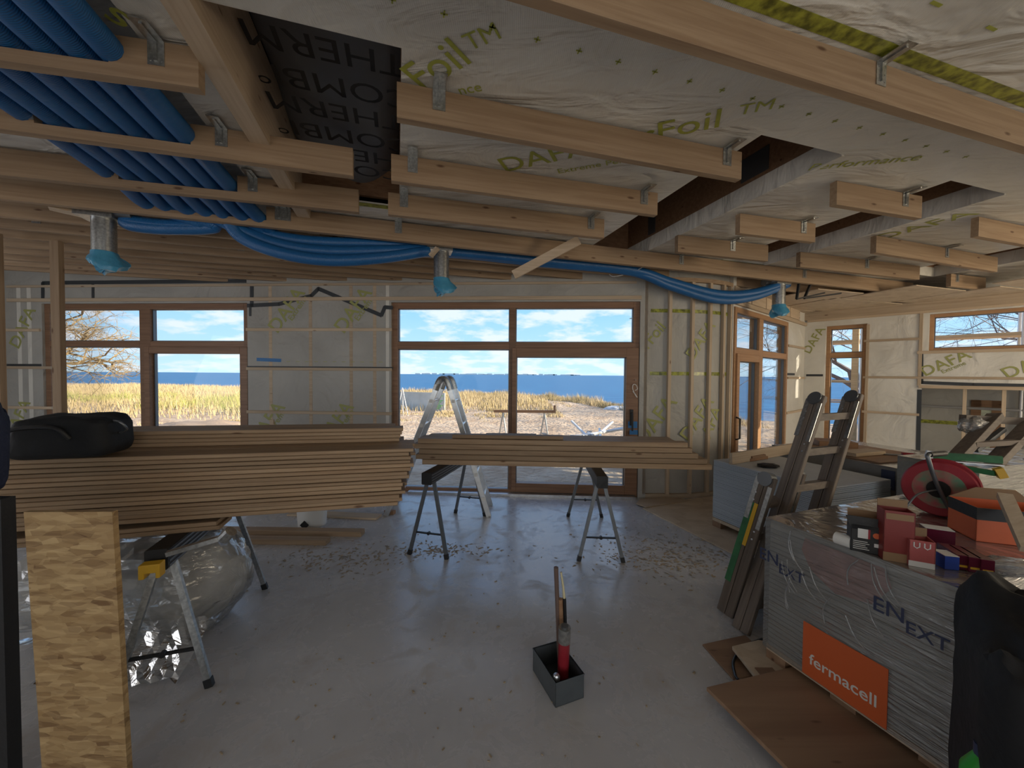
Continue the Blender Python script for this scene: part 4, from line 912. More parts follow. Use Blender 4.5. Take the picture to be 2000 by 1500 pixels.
bc = U(84, 903, ztop); bc = bc+Vector((E2[0]*.14, E2[1]*.14, 0)); t = empty('black_bag', bc, 'black padded nylon bag lying on the left timber stack', 'bag')
Mb_ = frame_of(bc+Vector((0, 0, .001)), (E1[0], E1[1], 0))
Msh = Mb_ @ Matrix(((1, 0, .16, .015), (0, 1, 0, 0), (0, 0, 1, 0), (0, 0, 0, 1)))
soft('body', Msh, .41, .26, .20, M_BLK2, None, None, 8, t, n=30, amp=.05, pw=.36, taper=.2)
MB().tube(catmull([Mb_ @ Vector(p) for p in ((.20, -.05, .17), (.24, -.07, .165), (.255, -.05, .13), (.22, -.03, .11), (.20, -.04, .12))], 6), .006, 8).build('zip_pull', M_ALUD, t, smooth=True)
MB().tube(catmull([Mb_ @ Vector(p) for p in ((-.14, -.13, .10), (-.10, -.145, .15), (.04, -.145, .155), (.09, -.13, .10))], 6), .010, 8).build('handle', M_BLK, t, smooth=True)
MB().box((.196, -.09, .06), (.204, .02, .12), Mb_).build('reflective_strip', M_ALU, t)

# ================================================================ strand board in the foreground
OX, OY = -1.086*1.22, 1.22
t = empty('strand_board', (OX-.15, OY, 0), 'upright strand board sheet standing in the left foreground', 'board')
A = ray(12, 1011); B = ray(188, 1009); D_ = 1.20
pA = CP+A*(D_/A.y); pB = CP+B*(D_/B.y); Hh = pB.z; d = pB-pA; wdt = d.length
MB().cbox((-.002, 0, 0), (wdt, .018, Hh), c=.001).build('sheet', M_OSB, t, Matrix(((norm2((d.x, d.y))[0], -norm2((d.x, d.y))[1], -.02, pA.x+.03), (norm2((d.x, d.y))[1], norm2((d.x, d.y))[0], -.055, pA.y+.06), (0, 0, 1, 0), (0, 0, 0, 1))))
dk = CP+ray(6, 900)*(1.3/ray(6, 900).y)
t2 = empty('dark_cover', (dk.x-.12, 1.36, 0), 'dark blue-black cover hanging over something at the left edge', 'cover')
MB().box((dk.x-.35, 1.30, 0), (dk.x-.012, 1.34, 1.11)).build('board', M_BLK, t2); soft('cloth', Matrix.Translation((dk.x-.225, 1.36, 1.11)), .26, .10, .34, mat('dark_blue_cloth', (.012, .017, .045), .8, bump=.8, bscale=30), None, None, 4, t2)
T(MB().box((pA.x+.02, pA.y+.10, 0), (pA.x+.24, pA.y+.45, .02)).build('floor_offcut', M_GLU), 'dark offcut on the floor behind the strand board', 'offcut') if False else None
# dark box hanging below the stack and plastic wrapped roll
dc = U(245, 1128, .50); t = empty('dark_carton', (-2.5, 2.70, 0), 'dark brown carton standing under the left timber stack', 'carton')
MB().cbox((-.30, -.15, 0), (.10, .15, .60)).build('body', mat('dark_brown_carton', (.05, .028, .018), .8), t, Matrix.Translation((-2.41, 2.70, 0)), bevel=.004)
MB().box((-.30, -.152, .585), (.10, .152, .602)).build('lid_edge', M_CARD, t, Matrix.Translation((-2.41, 2.70, 0)))
# bag: a bundle of insulation in clear plastic lying on the floor
tb = empty('wrapped_bundle', (-1.45, 2.2, 0), 'bundle wrapped in clear plastic on the floor under the left stack', 'bundle')
ba = U(335, 1300, 0); 
Mq = frame_of((-1.58, 2.33, 0), (1, .05, 0))
def bagshape(off, amp, seed, n=40, x0=-1.15, x1=-.06, R_=.285):
    vs = []; mb = MB(); K_ = 26
    for i in range(K_+1):
        u = i/K_; x = x0+(x1-x0)*u; e_ = min(1, (1-u)*5)**.5*(1-.12*(u > .9)); 
        for k in range(n):
            a = 2*PI*k/n; c, s_ = math.cos(a), math.sin(a); r = (R_+off)*e_*(1+amp*noise.noise(Vector((x*3, c*1.5, s_*1.5+seed)))+amp*.6*noise.noise(Vector((x*9, c*5, s_*5+seed)))); z = max(.006, R_*1.02+r*(s_*1.05 if s_ > 0 else s_*1.1)); vs.append(Mq @ Vector((x+.05*c, c*r*1.0, z)))
    mb.add(vs, [(i*n+k, i*n+(k+1) % n, (i+1)*n+(k+1) % n, (i+1)*n+k) for i in range(K_) for k in range(n)]+[tuple(K_*n+k for k in range(n))]); return mb
bagshape(-.05, .10, 2).build('insulation_roll', mat('grey_insulation', (.55, .53, .49), .8, var=.6, scale=5, bump=.5, bscale=9), tb, smooth=True)
bagshape(.0, .20, 7).build('clear_film', M_BAG, tb, smooth=False)
sk = MB(); random.seed(9); vs = []; nx, ny = 18, 8
for j in range(ny+1):
    for i in range(nx+1):
        u = i/nx; v = j/ny; x = -.80+.70*u; y = -.22-.24*v+.03*noise.noise(Vector((u*6, v*3, 1))); z = .004+.16*(1-v)**1.4+.05*abs(noise.noise(Vector((u*7, v*5, 4)))); vs.append(Mq @ Vector((x, y, z)))
sk.add(vs, [(j*(nx+1)+i, j*(nx+1)+i+1, (j+1)*(nx+1)+i+1, (j+1)*(nx+1)+i) for j in range(ny) for i in range(nx)]); sk.build('loose_film', M_BAG, tb)

# ================================================================ stepladder in front of the middle window
t = empty('stepladder', U(860, 990, 0), 'aluminium A-frame stepladder standing open before the middle window', 'ladder')
yn, yf = 4.15, 4.50; 
def atY(px, py, y): r = ray(px, py); return CP+r*(y/r.y)
for nm_, yy in (('near', yn), ('far', yf)):
    dx = 0 if yy == yn else -.02
    ap = atY(866, 742, yn); ap = Vector((ap.x, yy, ap.z)); lf = Vector((ap.x-.62, yy, .0)); rg = Vector((ap.x+.50, yy, .0))
    al, ar = ap+Vector((-.075, 0, -.09)), ap+Vector((.065, 0, -.09))
    MB().bar(al, lf, .055, .03, (0, 1, 0)).build('rail', M_ALU, t, bevel=.003); MB().bar(ar, rg, .055, .03, (0, 1, 0)).build('rail', M_ALU, t, bevel=.003)
    MB().tube(catmull([al+Vector((-.01, 0, -.02)), ap+Vector((-.045, 0, -.01)), ap+Vector((0, 0, .015)), ap+Vector((.04, 0, -.01)), ar+Vector((.01, 0, -.02))], 5), .034, 8).build('hinge', M_GALV, t, smooth=True)
    for s_, e_ in ((al, lf), (ar, rg)):
        for k in range(5):
            c = s_+(e_-s_)*(.10+.19*k)
            if yy == yn: MB().cyl(c-Vector((0, .018, 0)), Vector((c.x, yf, c.z)), .014, 10).build('rung', M_ALU, t); MB().box((c.x-.018, yn-.02, c.z-.018), (c.x+.018, yn-.014, c.z+.018)).build('rung_cap', M_WHT, t)

# ================================================================ right: plasterboard stack on pallet
def stackM(o, z=0): return Matrix(((E1[0], E2[0], 0, o[0]), (E1[1], E2[1], 0, o[1]), (0, 0, 1, z), (0, 0, 0, 1)))
def pallet(par, M, lx, ly, h=.12):
    for y in (0, ly/2-.05, ly-.1):
        MB().box((0, y, 0), (lx, y+.1, .02)).build('runner', M_PLY, par, M)
        for x in (0, lx/2-.07, lx-.14): MB().box((x, y, .02), (x+.14, y+.1, h-.03)).build('block', M_PLY, par, M)
    for k in range(6):
        x = k*(lx-.12)/5; MB().box((x, 0, h-.03), (x+.12, ly, h)).build('deck_slat', M_BATP, par, M)
# stack 2
N2 = U(1609, 954, .69); Lf = U(1394, 898, .69); oo = (N2.x, N2.y); ly2 = (Lf-N2).length; d2 = norm2((N2.x-Lf.x, N2.y-Lf.y)); e2x = (-d2[1], d2[0])
MS2 = Matrix(((e2x[0], -d2[0], 0, oo[0]), (e2x[1], -d2[1], 0, oo[1]), (0, 0, 1, 0), (0, 0, 0, 1))); lx2 = .82
t = empty('plasterboard_stack', MS2 @ Vector((lx2/2, ly2/2, 0)), 'pale grey plasterboard stack on a pallet behind the wooden ladders', 'plasterboard')
pallet(t, MS2, lx2, ly2, .10)
z = .105; random.seed(2)
for k in range(40):
    j = random.uniform(-.004, .004); MB().box((j, j, z), (lx2+j, ly2+j*.5, z+.0125)).build('plasterboard', M_GYPE if k < 39 else M_GYP, t, MS2); z += .0147
ztp2 = z
# stack 3, film wrapped, further back
MS3 = stackM((3.43, 3.22)); t3 = empty('wrapped_pallet', MS3 @ Vector((.6, .6, 0)), 'film-wrapped board pallet behind the cable reel', 'pallet')
pallet(t3, MS3, 1.25, 1.3, .12); MB().cbox((0, 0, .12), (1.25, 1.3, .745), c=.006).build('boards', mat('grey_boards', (.36, .36, .34), .6, var=.3, scale=4), t3, MS3)
MB().box((-.012, -.012, .11), (1.262, 1.312, .752)).build('clear_film', M_WRAP, t3, MS3); MB().box((-.016, .15, .55), (-.0125, .25, .72)).build('label_print', M_NAVY, t3, MS3)
T(MB().cbox((0, 0, 0), (.85, .9, .012)).build('plywood_scrap', M_PLY, None, MS3 @ Matrix.Translation((.05, .3, .753))), 'thin brown board on the wrapped pallet behind the reel', 'board')
# things on stack 2 / 3
a = U(1431, 884+28, ztp2); b = U(1590, 880, ztp2)
def onstack(p0, p1, w_, h, z, label, m=M_BATP, nm='offcut', cat='offcut'):
    a = U(*p0, z); b = U(*p1, z); d = b-a; return T(MB().cbox((0, 0, 0), (d.length, w_, h)).build(nm, m, None, frame_of(a+Vector((0, 0, .001)), d)), label, cat)
onstack((1430, 908), (1585, 880), .03, .11, ztp2, 'pale beam piece standing on edge on the plasterboard stack')
onstack((1672, 893), (1730, 888), .16, .035, .767, 'pale rectangular wood block on the wrapped pallet', nm='wood_block')
onstack((1600, 884), (1676, 889), .28, .13, ztp2, 'dark wooden box lying behind the ladder on the plasterboard', m=M_GLU, nm='wooden_box', cat='box')
onstack((1466, 902), (1500, 897), .10, .03, ztp2, 'reddish wood scrap on the plasterboard stack', m=M_GLU)
onstack((1470, 896), (1496, 892), .06, .022, ztp2+.031, 'small scrap on top of the reddish wood scrap', m=M_PLY)
tt = U(1500, 912, ztp2); T(lump('black_tape_coil', tt, .10, .06, .02, M_BLK, None, None, 5), 'black flat tool lying on the plasterboard stack', 'tool')
a = U(1725, 888, .767); b_ = U(1800, 893, .767); tq = empty('hand_saw', a, 'handsaw with a red handle lying on the wrapped pallet', 'saw')
MB().bar(a+Vector((0, 0, .01)), b_+Vector((0, 0, .01)), .05, .004).build('blade', M_ALUD, tq); MB().bar(b_*.55+a*.45+Vector((0, .02, .022)), b_*.85+a*.15+Vector((0, .02, .022)), .035, .02).build('handle', M_RED, tq)

# ---- front pallet with film-wrapped boards
N1 = U(1880, 1150, .80); L1_ = U(1503, 1012, .80); d1 = norm2((N1.x-L1_.x, N1.y-L1_.y)); e1x = (-d1[1], d1[0]); ly1 = math.hypot(N1.x-L1_.x, N1.y-L1_.y); lx1 = 1.25
MS1 = Matrix(((e1x[0], -d1[0], 0, N1.x), (e1x[1], -d1[1], 0, N1.y), (0, 0, 1, 0), (0, 0, 0, 1)))
t1 = empty('wrapped_pallet', MS1 @ Vector((lx1/2, ly1/2, 0)), 'film-wrapped pallet of boards with an orange label in the right foreground', 'pallet')
pallet(t1, MS1, lx1, ly1, .13)
MB().cbox((0.004, .004, .13), (lx1, ly1-.004, .795), c=.01).build('boards', mat('fibre_boards', (.37, .37, .34), .6, var=.12, scale=5), t1, MS1)
bl = MB()
for k in range(26): bl.box((.0015, .002, .15+.024*k), (.004, ly1-.002, .151+.024*k+.002))
bl.build('board_joints', mat('joint_grey', (.20, .20, .19), .8), t1, MS1)  # darker grey lines between the boards
MB().box((-.012, -.012, .115), (lx1+.01, ly1+.012, .803)).build('clear_film', M_WRAP, t1, MS1)
MB().box((.01, .01, .7965), (lx1-.01, ly1-.01, .801)).build('top_sheet', M_PLY, t1, MS1)
fp = MB(); fp.box((-.0155, ly1*.27, .120), (-.0125, ly1*.73, .37)); fp.build('orange_label', M_ORG, t1, MS1)
def side_text(tx, y, z, size, m, dx=-.0135):
    p = MS1 @ Vector((dx, y, z)); x = MS1.to_3x3() @ Vector((0, -1, 0)); text_obj('lettering', tx, size, basis(p, x, (0, 0, 1)), m, t1, bold=.01)
side_text('fermacell', ly1*.50, .205, .072, M_WHT, -.0162)
for y, z in ((ly1*.985, .60), (ly1*.28, .61)):
    side_text('EN', y, z, .085, M_NAVY); side_text('EXT', y-.115, z-.035, .07, M_NAVY)
sw = MB()
for k in range(3): sw.poly([(0, 0), (.10, .02), (.16, .10), (.10, .17), (0, .20), (.06, .12)], 0, .001)
sm_ = MB()
def sidepoly(mb, pts, x=-.0095): mb.add([Vector((x, y, z)) for y, z in pts], [tuple(range(len(pts)))])
sidepoly(sm_, [(ly1*.74, .77), (ly1*.30, .77), (ly1*.27, .70), (ly1*.36, .60), (ly1*.55, .57), (ly1*.70, .63), (ly1*.76, .71)]); sm_.build('salmon_print', mat('salmon_print', (.42, .20, .17), .6, var=.3, scale=9), t1, MS1)
# creases of film on the long side
cr_ = MB(); random.seed(4)
for k in range(16):
    y = ly1*(.1+.8*random.random()); z = .72-random.random()*.35; a = random.uniform(.2, 1.4); pts = [MS1 @ Vector((-.014, y+(.14*q)*math.cos(a+q*.5), z+.14*q*math.sin(a+q*.7)-.05)) for q in (0, .3, .6, 1.0)]; cr_.tube(catmull(pts, 4), .0022, 4)
cr_.build('film_creases', clearsheet('film_crease', (.9, .9, .9), .2, 3, 1.45, (.8, .8, .8), .3), t1, smooth=True)
ZP = .8035
def ponp(px, py): return U(px, py, ZP)
def carton(name, px, py, ang, lx, ly, h, m, label, extra=None, openm=None, cat='box'):
    p = ponp(px, py); M = frame_of(p, (math.cos(ang), math.sin(ang), 0)); t = empty(name, p, label, cat); q = MB(); th = .003
    if openm: 
        for a, b in (((0, 0, 0), (lx, th, h)), ((0, ly-th, 0), (lx, ly, h)), ((0, 0, 0), (th, ly, h)), ((lx-th, 0, 0), (lx, ly, h)), ((0, 0, 0), (lx, ly, th))): q.box(a, b)
    else: q.cbox((0, 0, 0), (lx, ly, h), c=.002)
    q.build('body', m, t, M)
    if openm:
        i = MB(); i.box((th, th, th), (lx-th, ly-th, h*.5)); i.build('inside', openm, t, M)
    if extra: extra(t, M)
    return t, M
def ex_black(t, M):
    MB().poly([(0, .095), (-.02, .15), (.085, .15), (.085, .095)], 0, .003, M).build('front_flap', M_BLK, t); MB().box((.0, .075, .095), (.11, .078, .16), M).build('rear_flap', M_CARD, t)
    MB().box((.022, -.0015, .06), (.055, -.0005, .10), M).build('white_label', M_WHT, t); MB().box((.055, -.0015, .06), (.062, -.0005, .10), M).build('red_bar', M_RED, t); MB().cyl(M @ Vector((.082, -.0015, .078)), M @ Vector((.082, -.0005, .078)), .012, 14).build('orange_dot', M_ORG, t)
    MB().box((.075, -.0015, .03), (.10, -.0005, .045), M).build('small_label', M_WHT, t)
    g = MB()
    for k in range(5): g.box((.008, -.0014, .012+.008*k), (.06-.006*(k % 3), -.0005, .0145+.008*k), M)
    g.build('printed_lines', M_WHT, t)
carton('screw_box', 1661, 1074, -.55, .115, .08, .115, M_BLK, 'open black carton with a small white label at the left of the pallet top', ex_black, M_CARD)
def ex_tall(t, M):
    MB().box((0, .068, .175), (.095, .071, .235), M).build('rear_flap', M_CARD, t); MB().poly([(0, 0), (.095, 0), (.095, .035), (0, .035)], -.0012, -.0004, M).build('bottom_band', M_CARD, t); MB().box((.006, -.0012, .17), (.09, -.0004, .235-.04), M).build('front_flap', M_CARD, t)
carton('tall_carton', 1724, 1093, -.45, .095, .07, .205, M_REDC, 'tall dark red open carton standing beside the black carton', ex_tall, M_CARD)
def ex_sal(t, M):
    MB().box((.0, -.0012, 0), (.075, -.0004, .022), M).build('white_band', M_WHT, t); MB().box((0, .074, .10), (.075, .077, .135), M).build('rear_flap', M_CARD, t); MB().box((.0752, .0, 0), (.0764, .03, .10), M).build('brown_side', M_CARD, t)
    g = MB()
    for k in range(2): g.tube([M @ Vector((.014+.03*k, -.0015, .097)), M @ Vector((.014+.03*k, -.0015, .080)), M @ Vector((.022+.03*k, -.0015, .074)), M @ Vector((.030+.03*k, -.0015, .080)), M @ Vector((.030+.03*k, -.0015, .097))], .0022, 5)
    g.build('curved_print', M_WHT, t)
carton('salmon_carton', 1774, 1104, -.5, .076, .078, .105, M_PINK, 'open salmon and white carton in front of the tall red carton', ex_sal, M_CARD)
carton('flat_carton', 1806, 1064, -.5, .095, .06, .075, M_WINE, 'dark red carton with a pale lid behind the salmon carton', lambda t, M: MB().box((.001, .001, .0755), (.094, .059, .0775), M).build('pale_lid', M_WHT, t))
carton('blue_carton', 1845, 1112, -.25, .045, .06, .052, M_BCART, 'small blue carton with a white lid next to the salmon carton', lambda t, M: MB().box((0, 0, .0525), (.045, .06, .0545), M).build('white_lid', M_WHT, t))
for k in range(3):
    carton('gloss_pack', 1868+24*k, 1112-2*k+7*k, -.38, .037, .12, .058, M_WINE, 'glossy dark red pack, %s of three beside the blue carton' % ('left', 'middle', 'right')[k], lambda t, M: MB().box((.004, -.0012, .012), (.033, -.0004, .02), M).build('gold_band', M_YEL, t), cat='pack')
def ex_or(t, M):
    MB().box((-.001, -.0014, .10), (.301, -.0004, .155), M).build('black_band', M_BLK, t); MB().box((-.0014, -.001, .10), (-.0004, .18, .155), M).build('black_band', M_BLK, t); MB().poly([(.0, .155), (.3, .155), (.24, .21), (.10, .21)], .18, .183, M).build('rear_flap', M_CARD, t)
    text_obj('small_lettering', 'fermacell', .028, basis(M @ Vector((.19, -.0018, .05)), M.to_3x3() @ Vector((1, 0, 0)), (0, 0, 1)), M_WHT, t)
carton('orange_carton', 1906, 1057, -.35, .30, .18, .155, M_ORG, 'large orange and black open carton at the right of the pallet top', ex_or, M_CARD)
c0 = ponp(1648, 1066); t = empty('tape_roll', c0, 'small roll lying on its side left of the black carton', 'roll'); q = frame_of(c0+Vector((0, 0, .026)), (.4, -.9, 0)); MB().lathe([(.010, -.03), (.026, -.03), (.026, .03), (.010, .03)], 20, q @ Matrix.Rotation(PI/2, 4, 'Y')).build('roll', M_WHT, t, smooth=True); MB().cyl(q @ Vector((-.028, 0, 0)), q @ Vector((.028, 0, 0)), .0105, 12).build('core', M_CARD, t)
# cable reel
rc = ponp(1835, 1004); rc = Vector((rc.x, rc.y, ZP)); t = empty('cable_reel', rc, 'red cable reel with a tubular handle standing on the pallet', 'cable reel')
ax = Vector((-.75, -.55, 0)).normalized(); cR = rc+Vector((0, 0, .150)); Mr = frame_of(cR, ax) @ Matrix.Rotation(PI/2, 4, 'Y')
for s_ in (-1, 1):
    MB().lathe([(.055, s_*.055), (.14, s_*.055), (.146, s_*.062), (.14, s_*.069), (.055, s_*.069), (.055, s_*.055)], 40, Mr).build('flange', M_RED, t, smooth=True)
MB().lathe([(0, .071), (.10, .071), (.104, .066), (.10, .06)], 36, Mr).build('worn_face', mat('worn_green_red', (.36, .07, .07), .5, c2=(.10, .20, .12), scale=14), t, smooth=True)
MB().lathe([(.04, -.055), (.115, -.055), (.118, 0), (.115, .055), (.04, .055)], 36, Mr).build('wound_cable', M_BLK, t, smooth=True)
MB().lathe([(0, .071), (.045, .073), (.045, .082), (.0, .084)], 24, Mr).build('hub', M_DARK, t, smooth=True)
up_ = Vector((0, 0, 1)); sd = ax.cross(up_).normalized()
hp = [cR+ax*.10+sd*.02*-1+up_*(-.145)+sd*-.11*0, cR+ax*.10+up_*0.0, cR+ax*.095+up_*.165+sd*.035, cR+ax*.05+up_*.185+sd*.03, cR-ax*.06+up_*.185+sd*-.01]
hp = [cR+ax*.09-up_*.15+Vector((.07, -.02, 0)), cR+ax*.10+up_*0.02, cR+ax*.095+up_*.16+Vector((-.055, 0, 0)), cR+ax*.09+up_*.185+Vector((-.04, .01, 0)), cR+ax*.06+up_*.185+Vector((.06, .03, 0))]
MB().tube(catmull(hp, 6), .010, 10).build('handle_tube', M_ALUD, t, smooth=True); MB().tube([hp[3], hp[4]], .014, 12).build('grip', M_BLK, t, smooth=True)
MB().bar(hp[0]+Vector((-.02, -.03, .01)), hp[0]+Vector((.06, .06, .01)), .05, .02).build('foot', M_ALUD, t)
MB().tube(catmull([cR+ax*.085, cR+ax*.12+Vector((-.10, 0, -.02)), rc+ax*.12+Vector((-.16, 0, .06)), rc+ax*.12+Vector((-.17, .02, .01))], 6), .005, 8).build('cable_end', M_ALUD, t, smooth=True)
# ---------------- ladders
def rail_pair(name, b0, t0, w_, n, label, wd=.055, dp=.10, m=M_DUSTY, r0=.12, r1=.93, caps=True, wtop=None, stripe=None):
    b0 = Vector(b0); t0 = Vector(t0); w_ = Vector(w_); wt = Vector(wtop) if wtop else w_; t = empty(name, b0, label, 'ladder'); d = (t0-b0)
    for k, (a, c) in enumerate(((b0, t0), (b0+w_, t0+wt))):
        M = frame_of(a, c-a, w_.normalized()); Ln = (c-a).length
        for y in (-.029, .029): MB().cbox((0, y-.027, -.016), (Ln, y+.027, .016), c=.004).build('rail', m, t, M)
        MB().box((Ln-.30, -.058, -.021), (Ln-.02, -.03, -.016), M).build('hinge_plate', M_GALV, t); MB().box((Ln-.34, .03, -.021), (Ln-.06, .055, -.016), M).build('hinge_plate', M_GALV, t)
        MB().cyl(M @ Vector((Ln-.02, 0, -.03)), M @ Vector((Ln-.02, 0, .03)), .045, 18).build('hinge_disc', M_ALUD, t)
        g = MB()
        for j in range(4): g.cyl(M @ Vector((Ln-.12-.05*(j//2)-.24*(j % 2), -.03+.06*(j % 2), -.022)), M @ Vector((Ln-.12-.05*(j//2)-.24*(j % 2), -.03+.06*(j % 2), -.020)), .006, 8)
        g.build('rivets', M_ALU, t)
        if stripe and k == 0: MB().box((Ln*.22, -.060, -.0185), (Ln*.80, -.02, -.0165), M).build('green_stripe', M_GRN, t); MB().box((Ln*.50, -.0195, -.0185), (Ln*.80, .004, -.0165), M).build('yellow_label', M_YEL, t)
    for k in range(n):
        u = r0+(r1-r0)*k/(n-1); a = b0+d*u; c = b0+w_+(t0+wt-b0-w_)*u; MB().bar(a, c, .055, .045, d.normalized()).build('rung', m, t)
    return t
lb = U(1447, 1232, 0); Tt = 2.62; rr = ray(1597, 775); lt = CP+rr*(Tt/rr.y); rr = ray(1668, 772); rt_ = CP+rr*(2.72/rr.y); wv = rt_-lt
rail_pair('folding_ladder', lb, lt, (wv.x, wv.y, wv.z+.002), 6, 'tall weathered folding ladder leaning on the plasterboard stack', r0=.10, r1=.90)
lb2 = U(1417, 1198, 0); rr = ray(1500, 930); lt2 = CP+rr*(2.42/rr.y); rail_pair('folding_ladder', lb2, lt2, (.27, .12, .0), 4, 'shorter folding ladder section with a green stripe leaning in front of the tall ladder', stripe=True, r0=.10, r1=.80)
# ladder lying over the goods at the far right
def y_at(px, py, y): r = ray(px, py); return CP+r*(y/r.y)
t = empty('trestle_ladder', y_at(1950, 900, 2.9), 'grey weathered trestle ladder lying tilted at the right edge', 'ladder')
for a, b, wd_ in (((1862, 900), (1945, 812), .085), ((1940, 905), (2040, 800), .09), ((1970, 935), (2060, 870), .07)): MB().bar(y_at(*a, 2.75), y_at(*b, 2.95), .05, wd_, (0, 1, 0)).build('rail', M_DUSTY, t, bevel=.003)
MB().bar(y_at(1880, 817, 2.95), y_at(2060, 826, 2.95), .05, .055).build('cross_bar', M_DUSTY, t); MB().bar(y_at(1905, 880, 2.8), y_at(1960, 838, 2.9), .03, .03).build('stay', M_ALUD, t); MB().bar(y_at(1900, 868, 2.8), y_at(2010, 862, 2.8), .05, .035).build('rung', M_DUSTY, t)
lump('torn_film', y_at(1900, 845, 2.93), .10, .06, .07, M_WRAP, 'crumpled torn film hanging on the trestle ladder', 'film', 5)
# green-painted profiles
t = empty('green_straightedge', y_at(1885, 895, 2.5), 'green aluminium straightedge lying on top of goods behind the reel', 'straightedge'); MB().bar(y_at(1822, 889, 2.62), y_at(1958, 898, 2.42), .03, .045).build('profile', M_GRN, t); MB().bar(y_at(1808, 886, 2.64), y_at(1822, 889, 2.62), .035, .05).build('end_cap', M_GALV, t); MB().bar(y_at(1818, 897.5, 2.61), y_at(1960, 909, 2.41), .04, .006).build('pale_edge', M_ALU, t)
t = empty('green_level', y_at(1885, 918, 2.45), 'second green rail with a yellow end below the straightedge', 'level'); MB().bar(y_at(1850, 908, 2.60), y_at(1945, 925, 2.38), .03, .03).build('profile', M_GRN, t); MB().bar(y_at(1945, 925, 2.38), y_at(1962, 922, 2.36), .05, .06).build('end_block', M_YEL, t)
# goods under them: wrapped roll of insulation
Ms = frame_of(y_at(1900, 1000, 2.75)*1.0+Vector((0, 0, 0)), (E1[0], E1[1], 0)); c = y_at(1960, 960, 2.66); c.z = 0
t = empty('insulation_pack', c, 'pale green-grey film-wrapped pack behind the cable reel', 'pack')
MB().cbox((-.30, 0, 0), (1.1, .42, .93), c=.03).build('pack_body', mat('insulation_green', (.27, .29, .22), .7, var=.35, scale=6), t, frame_of(c, (E1[0], E1[1], 0)), bevel=.02)
MB().box((-.31, -.01, 0), (1.11, .43, .94)).build('clear_film', M_WRAP, t, frame_of(c, (E1[0], E1[1], 0)))
T(MB().bar(y_at(1962, 968, 1.72), y_at(2010, 1075, 1.50), .045, .028).build('pale_lath', M_BATP), 'pale lath leaning across the orange carton', 'lath')
# ---------------- dark covered heap at the right edge
t = empty('covered_heap', (1.66, .93, 0), 'black plastic-covered heap in the lower right corner', 'heap')
soft('black_sheet', Matrix(((.763, .646, 0, 1.60), (-.646, .763, 0, .96), (0, 0, 1, 0), (0, 0, 0, 1))), .58, .66, .90, M_BLK2, None, None, 6, t, n=34, amp=.10, pw=.45)
st = MB()
for k in range(4): st.tube(catmull([y_at(1935, 1268+14*k, 1.06), y_at(1965, 1290+14*k, 1.02), y_at(2010, 1312+14*k, .98)], 6), .004, 6)
st.build('blue_straps', mat('blue_strap', (.02, .05, .20), .4), t, smooth=True)
lump('white_film', (1.93, 1.47, .80), .15, .06, .03, M_WRAP, 'shiny film lying on the black covered heap', 'film', 15)
gb = CP+ray(1928, 1490)*(1.04/ray(1928, 1490).y); t = empty('green_bottle', (gb.x, gb.y, 0), 'green container with a blue cap on the floor in the lower right corner', 'container'); MB().lathe([(0, 0), (.06, 0), (.05, .45), (.025, .50), (.0, .50)], 20, Matrix.Translation((gb.x, gb.y, 0))).build('body', mat('vivid_green', (.02, .30, .02), .5), t, smooth=True); MB().lathe([(.026, .495), (.026, .53), (0, .53)], 16, Matrix.Translation((gb.x, gb.y, 0))).build('cap', M_NAVY, t, smooth=True)
# ---------------- sheets on the floor
def sheet(name, pxs, th, z, m, label, cat='board'):
    pts = [tuple(U(px, py, z+th)[:2]) for px, py in pxs]; return T(MB().flat(pts, z, z+th).build(name, m, bevel=.0015), label, cat)
sheet('plywood_sheet', [(1380, 1342), (1640, 1600), (1900, 1530), (1565, 1298)], .018, .062, M_PLY, 'brown plywood sheet lying before the front pallet')
sheet('plywood_strip', [(1372, 1258), (1432, 1325), (1530, 1310), (1480, 1262), (1455, 1240)], .010, .001, M_PLY, 'narrow grey-brown board end on the floor beside the front pallet') 
sheet('plywood_offcut', [(1430, 1262), (1490, 1338), (1560, 1325), (1500, 1245)], .02, .036, M_OSBF, 'orange-brown plywood offcut under the left corner of the front pallet')
blk = MB()
for px, py in ((1500, 1345), (1640, 1420)): p = U(px, py, 0); blk.box((p.x-.03, p.y-.02, .001), (p.x+.06, p.y+.06, .061))
T(blk.build('support_blocks', M_PLY), 'small wooden blocks carrying the brown plywood sheet', 'block')
sheet('strand_floor_sheet', [(1255, 992), (1440, 1085), (1760, 1040), (1700, 960), (1420, 966), (1345, 974)], .012, .001, M_OSBF, 'pale strand board sheet laid on the floor along the curved wall')
sheet('strand_floor_sheet', [(1242, 983), (1262, 990), (1350, 976), (1300, 970), (1250, 974)], .010, .014, M_BATP, 'thin pale strip of board at the foot of the curved wall')
T(MB().tube(catmull([U(1490, 1248, .06), U(1455, 1262, .02), U(1433, 1290, .02), U(1436, 1318, .025), U(1442, 1328, .03)], 8), .007, 8).build('black_cable', M_BLK, smooth=True), 'black cable curving on the floor beside the front pallet', 'cable')
